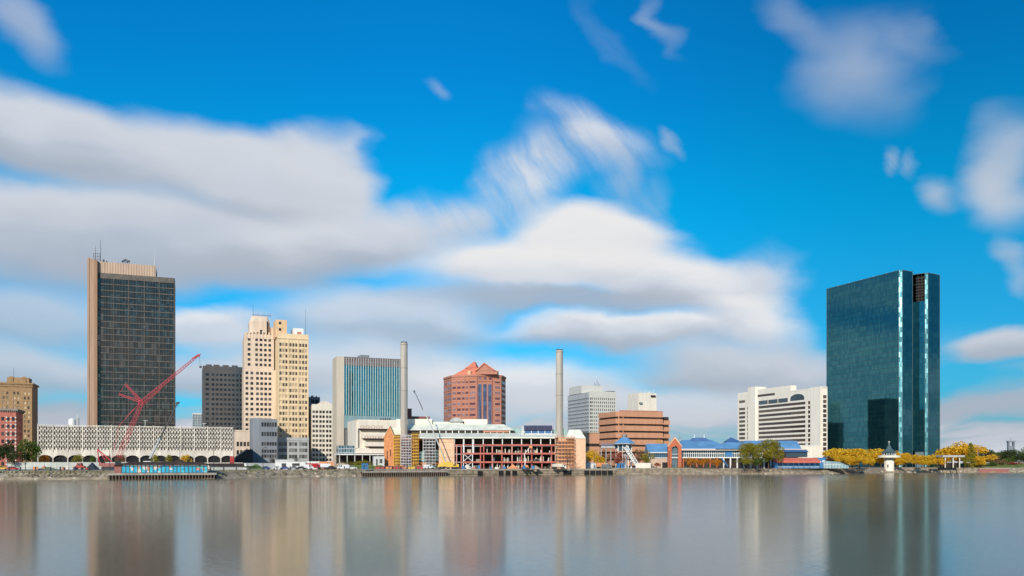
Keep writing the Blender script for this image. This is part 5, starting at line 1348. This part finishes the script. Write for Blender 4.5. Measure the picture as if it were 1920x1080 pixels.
wallseg(1352, 1362, 'sea_wall', 'short pale stone sea wall piece', 'stone_wall', 3.0, -2.2)
wallseg(1392, 1427, 'sea_wall', 'dark low sea wall below the two big olive trees', 'timber', 2.6, -3.6)
wallseg(1835, 1892, 'sea_wall', 'brown sheet-pile wall with white cap at the far right', 'copper_dark', 2.4, -3.6)
# rocks along the banks
rk = random.Random(11)
def rock_mesh(seed):
    r = random.Random(seed); b = MB(); n = 7; p0_ = [(math.cos(6.283*i/n)*r.uniform(.7, 1.1), math.sin(6.283*i/n)*r.uniform(.6, 1.0)) for i in range(n)]
    b.prism([(x*.95, y*.95) for x, y in p0_], -.5, .15, p0_); b.prism(p0_, .15, r.uniform(.5, .8), [(x*.5+r.uniform(-.15, .15), y*.5) for x, y in p0_]); return b.mesh('rock', MAT['rock'])
RM = [rock_mesh(i) for i in range(6)]
def rocks(px0, px1, n, label, group):
    for i in range(n):
        px = rk.uniform(px0, px1); o_ = rk.uniform(0, 1); w_ = 8 if px < 700 else 5; q = lip_at(px, -w_*(1-o_)*.95); o = bpy.data.objects.new('rock', rk.choice(RM)); col.objects.link(o)
        s = rk.uniform(.45, 1.3); o.location = (q.x, q.y, .1+o_*2.2); o.scale = (s*1.3, s, s*.8); o.rotation_euler = (rk.uniform(-.2, .2), rk.uniform(-.2, .2), rk.uniform(0, 6.28)); tag(o, label, 'rock', group)
rocks(0, 205, 46, 'weathered tan rock on the sloping left bank', 'rocks on the left bank')
rocks(408, 668, 60, 'weathered tan rock on the bank below the grey podium', 'rocks on the bank below the grey podium')
rocks(1650, 1840, 60, 'pale riprap rock along the bank right of the lookout', 'riprap right of the lookout')
rocks(1430, 1560, 22, 'tan rock at the water edge below the red awning', 'rocks below the red awning')
rocks(1893, 1925, 10, 'pale rock at the far right bank corner', 'rocks at the far right')
# stuff: scrub on the slope and lawns
b = MB(); r = random.Random(4)
for i in range(900):
    px = r.choice((r.uniform(-20, 210), r.uniform(405, 690))); q = lip_at(px, -8*r.random()**1.5); h_ = r.uniform(.15, .5); x = r.uniform(-.5, .5); z = 3.1-(0 if r.random() < .5 else 1.3)
    q = lip_at(px, 0) if False else q
    b.face([(q.x-.25, q.y, z-.6), (q.x+.25, q.y+x*.3, z-.6), (q.x+x*.4, q.y, z+h_)], [(0, 0), (1, 0), (1, 1)])
tag(b.build('bank_grass', mat('dry_grass', (.13, .12, .05), .95, var=.4, vs=.3, c2=(.26, .22, .11))), None, kind='stuff')
def lawn(px0, px1, d0, d1, z=GZ+.03):
    q = [P(px0, d0), P(px1, d0), P(px1, d1), P(px0, d1)]; b = MB(); b.face([(v.x, v.y, z) for v in q]); tag(b.build('lawn', 'lawn'), None, kind='structure')
def mound(px0, px1, d, h_, dep=14):
    a = P(px0, d); e = P(px1, d); b = MB(); n = 20
    pr = []
    for i in range(n+1):
        t_ = i/n; x = a.x+(e.x-a.x)*t_; y = a.y+(e.y-a.y)*t_; hh_ = h_*min(1, math.sin(math.pi*t_)*3); pr.append(((x, y, GZ-.05), (x, y+dep*.35, GZ+hh_), (x, y+dep, GZ+hh_*.8)))
    for p_, q_ in zip(pr, pr[1:]): b.face([p_[0], q_[0], q_[1], p_[1]]); b.face([p_[1], q_[1], q_[2], p_[2]])
    tag(b.build('lawn', 'lawn'), None, kind='structure')
mound(1245, 1345, 478, .5, 10); mound(1835, 1990, 572, 3.0, 60); None
mound(640, 722, 440, 2.0, 12)

# ------------------------------------------------------------------ building site
def fence(px0, px1, d0, d1, h_, label, m='hoarding', n=None):
    a = P(px0, d0); e = P(px1, d1); dd = e-a; t = thing('site_hoarding', label, 'fence', (a.x, a.y, GZ), math.atan2(dd.y, dd.x)); n = n or max(2, int(dd.length/5))
    for i in range(n): MB().box(dd.length*i/n+.04, 0, 0, dd.length*(i+1)/n-.04, .12, h_).build('panel', m, t)
    b = MB()
    for i in range(n+1): b.box(dd.length*i/n-.08, -.1, 0, dd.length*i/n+.08, .0, h_+.15)
    b.build('post', 'grey_lite', t); return t
fence(14, 240, 398, 408, 3.4, 'long pale grey-green site hoarding below the garage, left part')
fence(240, 455, 408, 424, 3.2, 'pale site hoarding behind the mural pavilion, below the garage arches', 'garage_white')
fence(450, 525, 400, 408, 3.0, 'low grey hoarding below the grey office', 'grey_lite')
fence(598, 626, 404, 406, 3.6, 'orange-brown hoarding at the foot of the cream grid building', 'orange_paint', 3)
fence(566, 600, 412, 414, 3.8, 'white hoarding left of the orange one', 'white', 5)
def vehicle(name, label, px, d, L=4.5, H=1.5, m='car_white', kind='car', flip=1, rz=None, group=None):
    q = P(px, d); t = thing(name, label, kind if kind in ('van', 'truck') else 'car', (q.x, q.y, GZ), (TH if rz is None else rz)+(0 if flip > 0 else math.pi), group); w_ = 1.8; h = L/2
    if kind == 'van':
        pr = [(-h, .35), (-h, H-.1), (-h+.15, H), (h*.55, H), (h*.78, H*.62), (h*.98, H*.52), (h, .35)]; MB().sweepz(pr, -w_/2, w_/2).build('body', m, t)
        MB().sweepz([(h*.50, H*.60), (h*.56, H-.15), (h*.74, H*.62)], -w_/2-.02, w_/2+.02).box(h*.2, -w_/2-.015, H*.6, h*.44, w_/2+.015, H-.2).build('window', 'pane', t)
    elif kind == 'truck':
        MB().box(-h, -1.2, 1.0, h*.45, 1.2, H).build('cargo_box', m, t); MB().sweepz([(h*.52, .5), (h*.52, H*.85), (h*.85, H*.85), (h, H*.5), (h, .5)], -1.1, 1.1).build('cab', 'car_white' if m != 'car_white' else 'car_red', t)
        MB().sweepz([(h*.66, H*.5), (h*.66, H*.78), (h*.84, H*.78), (h*.93, H*.5)], -1.12, 1.12).build('window', 'pane', t); MB().box(-h, -1, .7, h*.6, 1, 1.0).build('chassis', 'dark_metal', t)
    else:
        pr = [(-h, .35), (-h*.98, H*.58), (-h*.72, H*.64), (-h*.48, H), (h*.22, H), (h*.50, H*.62), (h*.96, H*.50), (h, .35)]; MB().sweepz(pr, -w_/2, w_/2).build('body', m, t)
        MB().sweepz([(-h*.66, H*.66), (-h*.45, H*.95), (h*.18, H*.95), (h*.42, H*.66)], -w_/2-.015, w_/2+.015).build('window', 'pane', t)
    for x in (-h*.62, h*.62):
        for y in (-1, 1):
            b = MB(); ww = w_/2 if kind != 'truck' else 1.15; r_ = .34 if kind != 'truck' else .5
            b.sweepz([(x+r_*math.cos(6.283*k/14), r_+r_*math.sin(6.283*k/14)) for k in range(14)], y*(ww-.2), y*(ww+.02)); wh = b.build('wheel', 'tyre', t)
    return t
V_ = [
 ('car', 'white sedan, first from the left in the row parked below the grey podium', 520, 396, 4.6, 1.5, 'car_white', 'car', 1),
 ('car', 'dark blue sedan parked right of the first white one below the podium', 535, 397, 4.6, 1.45, 'car_blue', 'car', 1),
 ('car', 'grey hatchback parked below the white trailers', 550, 398, 4.2, 1.55, 'car_grey', 'car', -1),
 ('car', 'black sedan right of the grey hatchback', 565, 399, 4.6, 1.45, 'car_dark', 'car', 1),
 ('van', 'white van before the white hoarding', 577, 402, 5.4, 2.3, 'car_white', 'van', 1),
 ('truck', 'red and white box truck left of the orange hoarding', 590, 404, 7.0, 2.9, 'car_red', 'truck', 1),
 ('truck', 'white box truck before the orange hoarding', 606, 400, 6.6, 2.7, 'car_white', 'truck', -1),
 ('car', 'dark pickup-like car between white truck and green machines', 622, 400, 4.8, 1.7, 'car_dark', 'car', 1),
 ('van', 'white van right of the orange hoarding', 643, 402, 5.6, 2.2, 'car_white', 'van', -1),
 ('car', 'white car left of the blue cabin', 660, 404, 4.6, 1.6, 'car_white', 'car', 1),
 ('car', 'blue sedan parked behind the left bank rail near the red signboard', 497, 392, 4.6, 1.5, 'car_blue', 'car', -1),
 ('car', 'red car behind the rail at the far left', 24, 372, 4.6, 1.5, 'car_red', 'car', 1),
 ('car', 'yellowish machine-like car at the left picture edge', 4, 372, 4.4, 1.7, 'crane_yellow', 'car', 1),
 ('van', 'white van on the quay by the grey scaffold tower', 803, 436, 5.4, 2.2, 'car_white', 'van', 1),
 ('car', 'dark green car beside the white quay van', 817, 437, 4.6, 1.6, 'mint_shade', 'car', 1),
 ('van', 'white van before the brick panel', 834, 438, 5.6, 2.3, 'car_white', 'van', -1),
 ('car', 'blue car right of the brick panel', 857, 439, 4.4, 1.6, 'car_blue', 'car', 1),
 ('van', 'silver van by the blue cabin below the pavilion', 1138, 462, 5.4, 2.3, 'grey_metal', 'van', 1),
 ('truck', 'white truck right of the pale brick corner block', 1128, 468, 7.2, 3.2, 'orange_paint', 'truck', 1),
 ('truck', 'cream flatbed truck before the orange scaffold', 1048, 443, 7.0, 2.6, 'cream', 'truck', 1)]
for v in V_: vehicle('parked_'+v[0], v[1], *v[2:])
def cabin(name, label, cat, px, d, L, H, Dp, m, rz=TH, roof='dull_white', door='pane'):
    q = P(px, d); t = thing(name, label, cat, (q.x, q.y, GZ), rz); MB().box(-L/2, 0, 0, L/2, Dp, H).build('body', m, t); MB().box(-L/2-.1, -.1, H, L/2+.1, Dp+.1, H+.15).build('roof', roof, t)
    MB().box(-L*.3, -.04, .2, -L*.15, 0, H*.8).build('door', door, t); MB().box(L*.05, -.04, H*.45, L*.3, 0, H*.8).build('window', 'pane', t); return t
cabin('site_cabin', 'long white site cabin below the grey podium, larger one', 'cabin', 545, 408, 14, 3.6, 3, 'white')
cabin('site_cabin', 'white site cabin above and behind the larger one', 'cabin', 534, 430, 9, 4.6, 3, 'dull_white')
cabin('site_cabin', 'blue cabin on the bank left of the timber dock', 'cabin', 685, 396, 2.6, 2.8, 2.4, 'blue_paint', roof='blue_dark')
cabin('site_cabin', 'bright blue covered container below the octagonal pavilion', 'cabin', 1166, 462, 3.6, 2.8, 2.6, 'blue_paint', roof='blue_dark')
cabin('site_cabin', 'white site cabin left of the brick gable', 'cabin', 711, 444, 5.5, 6.4, 3, 'dull_white')
cabin('site_cabin', 'white cabin beneath the garage end by the red signboard', 'cabin', 452, 400, 5, 2.8, 3, 'white')
for i, (px, L, m, lb) in enumerate(((712, 5, 'red_paint', 'red skip at the left on the timber dock road'), (728, 4, 'orange_paint', 'orange skip beside the red one'), (742, 5, 'red_paint', 'red container before the yellow scaffold'), (755, 4.5, 'copper_red', 'rust red container before the chimney base'), (770, 5, 'crane_yellow', 'yellow material bin before the right yellow scaffold'), (787, 4, 'red_paint', 'small red skip by the white quay van'))):
    q = P(px, 428+i*1.6); t = thing('skip', lb, 'skip', (q.x, q.y, GZ), 0); MB().sweepz([(-L/2+.5, 0), (L/2-.5, 0), (L/2, 1.3), (-L/2, 1.3)], 0, 2).build('hull', m, t); MB().box(-L/2-.05, -.08, 1.15, L/2+.05, 0, 1.4).box(-.1, -.08, 0, .1, 0, 1.15).build('rib', 'dark_metal', t)
q = P(1109, 466); t = thing('white_tent', 'rounded pale fabric storage tent right of the pale brick block', 'tent', (q.x, q.y, GZ), 0)
MB().sweepx([(0, 0)]+[(2.5-2.5*math.cos(math.pi*k/10), 1.2+2.0*math.sin(math.pi*k/10)) for k in range(11)]+[(5, 0)], -2.8, 2.8).build('fabric', 'dull_white', t); MB().box(1.2, -.05, 0, 2.2, 0, 2.0).build('door', 'grey_paint_and_shade', t)
q = P(435, 398); t = thing('red_signboard', 'red and white upright signboard at the right end of the garage hoarding', 'sign', (q.x, q.y, GZ), TH)
MB().box(-.9, 0, 2.5, .9, .2, 6.2).build('panel', 'red_paint', t); MB().box(-.8, -.04, .4, .8, .1, 2.4).build('lower_panel', 'dull_white', t); MB().box(-1.0, .05, 0, -.9, .2, 6.2).box(.9, .05, 0, 1.0, .2, 6.2).build('post', 'dark_metal', t)
# tarpaulin heaps, material piles
def heap(px, d, L, H, m, label, seed, nm='material_heap'):
    r = random.Random(seed); q = P(px, d); b = MB(); n = 12
    for lv in range(3):
        k0, k1 = 1-lv*.33, 1-(lv+1)*.30; a = [(L/2*k0*math.cos(6.283*i/n), 2*k0*math.sin(6.283*i/n)) for i in range(n)]; e = [(L/2*k1*math.cos(6.283*i/n)*r.uniform(.85, 1.1), 2*k1*math.sin(6.283*i/n)) for i in range(n)]
        b.prism(a if lv == 0 else prev, H*lv/3, H*(lv+1)/3, e); prev = e
    o = b.build(nm, m); o.location = (q.x, q.y, GZ-.02); tag(o, label, 'heap')
heap(173, 380, 7, 3.2, 'car_dark', 'dark pointed tarpaulin heap before the hoarding', 2)
heap(218, 382, 5, 2.4, 'car_dark', 'dark low heap at the foot of the red crane', 3)
heap(90, 384, 12, 1.2, 'tarp_green', 'long low dark green heap before the left hoarding', 4)
heap(640, 425, 16, 3.2, 'soil', 'tall sandy heap behind the white van', 6)
heap(1196, 470, 5, 2.4, 'car_dark', 'dark heap at the foot of the covered stair', 7)
heap(480, 388, 9, 2.6, 'tarp_green', 'dark green covered heap below the grey office', 8)
heap(1004, 441, 6, 1.8, 'soil', 'brown heap before the right of the steel frame', 9)
heap(962, 441, 7, 2.2, 'orange_paint', 'orange tarpaulin heap under the boom lift', 12)
heap(875, 440, 6, 2.0, 'cream', 'pale material heap at the cross braced bay', 13)
# scattered pallets and drums
r = random.Random(21)
pals = []
for i in range(34):
    px = r.choice((r.uniform(60, 230), r.uniform(690, 830), r.uniform(860, 1050))); d = 376+px*.075 if px < 300 else 436
    q = P(px, d+r.uniform(-2, 3)); m = r.choice(['cream', 'orange_paint', 'grey_lite', 'timber', 'dull_white', 'blue_paint', 'copper_red']); b = MB(); w_, h_ = r.uniform(.8, 2), r.uniform(.5, 1.6)
    b.box(-w_/2, -.5, .15, w_/2, .6, h_); b.box(-w_/2-.1, -.55, 0, w_/2+.1, -.4, .14); b.box(-w_/2-.1, .4, 0, w_/2+.1, .6, .14); b.box(-w_/2+.1, -.4, h_, w_/2-.2, .3, h_+.25)
    o = b.build('pallet_stack', m); o.location = (q.x, q.y, GZ); o.rotation_euler.z = r.uniform(-.4, .4)
    reg = 'before the left hoarding' if px < 300 else ('on the timber dock road' if px < 840 else 'before the steel frame')
    tag(o, 'loaded pallet among the scattered site materials '+reg, 'pallet', 'pallets '+reg)

# ------------------------------------------------------------------ cranes
def w3(px, py, d): q = P(px, d); return Vector((q.x, q.y, Z(py, d)))
dc = 385.0; q = P(214, dc)
t = thing('red_lattice_crane', 'tall red lattice crawler crane with a long luffing jib before the dark tower', 'crane', (q.x, q.y, GZ), 0)
o_ = Vector((q.x, q.y, GZ)); w = lambda px, py, d=dc: w3(px, py, d)-o_
MB().truss(w(222, 858), w(264, 760), 1.8, 16, .085, 1.3).build('main_boom', 'crane_red', t)
MB().truss(w(264, 760), w(267, 752), 1.6, 2, .18).truss(w(266, 754), w(373, 665), 1.4, 24, .085, .7).build('luffing_jib', 'crane_red', t)
MB().bar(w(361, 672), w(376, 664), .45, 4, .3).bar(w(373, 665), w(374, 670), .3).build('jib_head', 'crane_red', t)
MB().truss(w(266, 754), w(223, 739), 1.0, 8, .10, .6).build('rear_strut', 'crane_red', t); MB().truss(w(266, 754), w(235, 720), 1.0, 8, .10, .6).build('upper_strut', 'crane_red', t)
b = MB()
for a_, e_ in (((235, 720), (317, 705)), ((223, 739), (235, 720)), ((223, 739), (216, 790)), ((216, 790), (205, 862))): pass
b.bar(w(223, 739), w(235, 720), .07).bar(w(258, 760), w(224, 797), .10).bar(w(224, 797), w(210, 858), .10).bar(w(252, 765), w(222, 800), .08).bar(w(320, 712), w(272, 758), .09)
b.build('pendant_cable', 'crane_red', t)
MB().bar(w(374, 670), w(376, 690), .06).box(*(w(375.3, 690)-Vector((.3, .3, 0))), *(w(376.6, 686)+Vector((.3, .3, 0)))).build('hook', 'dark_metal', t)
MB().bar(w(210, 866), w(183, 842), .28).bar(w(183, 842), w(186, 866), .26).bar(w(183, 842), w(197, 862), .18).build('gantry', 'crane_red', t)
b = MB().box(-5, -2.2, 1.4, 3, 2.2, 3.0); b.box(-6, -2.0, 1.6, -5, 2.0, 3.4).build('machinery_house', 'copper_dark', t); MB().box(1.6, -2.6, 1.6, 4.2, -2.15, 4.0).build('cab', 'pane', t)
for y in (-3.2, 2.2): MB().sweepz([(-4.4, .5), (-3.8, 0), (3.8, 0), (4.4, .5), (4.4, 1.0), (3.8, 1.4), (-3.8, 1.4), (-4.4, 1.0)], y, y+1.1).build('crawler_track', 'dark_metal', t)
dc = 390.0; q = P(283, dc); t = thing('black_mobile_crane', 'black telescopic crane boom leaning right over the garage', 'crane', (q.x, q.y, GZ), 0); o_ = Vector((q.x, q.y, GZ))
MB().bar(w(281, 860, dc), w(300, 822, dc), .55, 4, .5).build('lower_boom', 'grey_lite', t); MB().bar(w(300, 822, dc), w(318, 786, dc), .45, 4, .38).bar(w(318, 786, dc), w(332, 757, dc), .33, 4, .28).build('upper_boom', 'dark_metal', t)
MB().bar(w(330, 756, dc), w(336, 755, dc), .6).bar(w(333, 757, dc), w(334, 763, dc), .12).build('boom_head', 'dark_metal', t)
MB().box(-6, -1.3, .9, 6, 1.3, 2.2).box(3.5, -1.2, 2.2, 6, 1.2, 3.6).box(-3, -1.2, 2.2, .5, 1.2, 3.9).build('carrier', 'dull_white', t)
for x in (-5, -3.4, 2.4, 4.4): MB().sweepz([(x+.6*math.cos(6.283*k/12), .6+.6*math.sin(6.283*k/12)) for k in range(12)], -1.5, -1.1).build('wheel', 'tyre', t)
dc = 432.0; q = P(842, dc); t = thing('yellow_mobile_crane', 'yellow mobile crane with a long grey telescopic boom before the power station', 'crane', (q.x, q.y, GZ), 0); o_ = Vector((q.x, q.y, GZ))
MB().bar(w(836, 872, dc), w(826, 842, dc), 1.0, 4, .8).build('lower_boom', 'crane_yellow', t); MB().bar(w(836.5, 868, dc)+Vector((0, -.9, 0)), w(807, 795, dc)+Vector((0, -.9, 0)), .45, 4, .38).build('middle_boom', 'grey_metal', t)
MB().bar(w(807, 795, dc)+Vector((0, -.9, 0)), w(794, 768, dc)+Vector((0, -.9, 0)), .42, 4, .34).build('boom_section', 'grey_metal', t); MB().bar(w(794, 770, dc)+Vector((0, -.9, 0)), w(778, 735, dc)+Vector((0, -.9, 0)), .28, 4, .2).build('tip_section', 'dark_metal', t)
MB().bar(w(777.5, 736, dc), w(776, 732, dc), .5).bar(w(776.5, 733, dc), w(776.5, 742, dc), .06).build('boom_head', 'dark_metal', t)
MB().sweepz([(-5.5, 1), (5, 1), (5, 2.4), (2, 2.6), (1.5, 3.6), (-2.6, 3.6), (-5.5, 2.2)], -1.4, 1.4).build('carrier', 'crane_yellow', t)
MB().box(2.2, -1.45, 1.6, 3.8, 1.42, 2.3).build('cab_window', 'pane', t)
for x in (-4.4, -2.6, 1.8, 3.8): MB().sweepz([(x+.6*math.cos(6.283*k/12), .6+.6*math.sin(6.283*k/12)) for k in range(12)], -1.6, -1.2).build('wheel', 'tyre', t)
dc = 438.0; q = P(984, dc); t = thing('boom_lift', 'white articulated boom lift on an orange base before the steel frame', 'lift', (q.x, q.y, GZ), 0); o_ = Vector((q.x, q.y, GZ))
MB().bar(w(984, 872, dc), w(985, 862, dc), .28).bar(w(985, 862, dc), w(983, 852, dc), .26).build('lower_arm', 'white', t); MB().bar(w(983, 852, dc), w(993, 839, dc), .22).build('upper_arm', 'white', t)
MB().box(*(w(992, 840, dc)+Vector((0, -.5, 0))), *(w(998, 836, dc)+Vector((0, .5, 0)))).build('basket', 'orange_paint', t); MB().sweepz([(-2, .5), (2, .5), (1.6, 1.9), (-1.6, 1.9)], -1, 1).build('base', 'orange_paint', t)
for x in (-1.3, 1.3): MB().sweepz([(x+.5*math.cos(6.283*k/12), .5+.5*math.sin(6.283*k/12)) for k in range(12)], -1.3, -1.0).build('wheel', 'tyre', t)
# red site machine by the bank
q = P(151, 376); t = thing('red_loader', 'small red loader parked before the left hoarding', 'loader', (q.x, q.y, GZ), 0)
MB().sweepz([(-2, .6), (2, .6), (2, 1.6), (.8, 1.8), (.5, 3.0), (-1.2, 3.0), (-1.4, 1.9), (-2, 1.8)], -.9, .9).build('body', 'red_paint', t); MB().box(-1.0, -.95, 1.9, .3, -.9, 2.8).build('window', 'pane', t); MB().bar((1.5, 0, 1.5), (3, 0, .5), .2).box(2.8, -1, .1, 3.5, 1, 1.0).build('bucket', 'red_paint', t)
for x in (-1.2, 1.2): MB().sweepz([(x+.6*math.cos(6.283*k/12), .6+.6*math.sin(6.283*k/12)) for k in range(12)], -1.1, -.8).build('wheel', 'tyre', t)

# ------------------------------------------------------------------ pieces that belong to a part go one level down
PAIRS = [('window', 'body'), ('door', 'body'), ('bucket', 'body'), ('rim', 'shaft'), ('spire', 'shaft'), ('lamp_head', 'pole'), ('lamp_bank', 'pole'), ('jib_head', 'luffing_jib'), ('hook', 'luffing_jib'), ('boom_head', 'tip_section'), ('boom_head', 'upper_boom'),
 ('cab_window', 'carrier'), ('coping', 'wall'), ('cornice', 'wall'), ('stone_quoin', 'wall'), ('valance', 'awning'), ('basket', 'upper_arm'), ('cupola_roof', 'cupola'), ('cupola_opening', 'cupola'), ('deck_board', 'frame'), ('fascia_stripe', 'fascia'),
 ('blue_panel', 'upper_glazing'), ('cap', 'panel'), ('slit_window', 'gable_wall'), ('gable_coping', 'gable_wall'), ('peak', 'roof'), ('roof_hip', 'roof'), ('lid', 'drum'), ('clerestory_post', 'clerestory'), ('brick_course', 'brick_panel'), ('glazing_post', 'blue_glazing'),
 ('lower_fin', 'lower_glazing'), ('rib', 'hull'), ('edge_beam', 'roof'), ('flue', 'rear_block'), ('copper_strip', 'clerestory'), ('louvre', 'louvre_recess'), ('fin', 'curtain_wall'), ('mullion_grid', 'curtain_wall'), ('dish_rack', 'crown'), ('antenna_frame', 'end_wall'), ('eave', 'roof'), ('cab', 'machinery_house'), ('relief', 'wall'), ('mullion', 'glazing')]
for t in [o for o in bpy.data.objects if o.type == 'EMPTY' and o.parent is None]:
    ch = list(t.children); bn = lambda o: o.name.split('.')[0]
    for a, b_ in PAIRS:
        ps = [o for o in ch if bn(o) == b_ and o.location.length < 1e-6 and o.parent == t]
        if ps:
            for o in ch:
                if bn(o) == a and o.parent == t and not o.children: o.parent = ps[0]
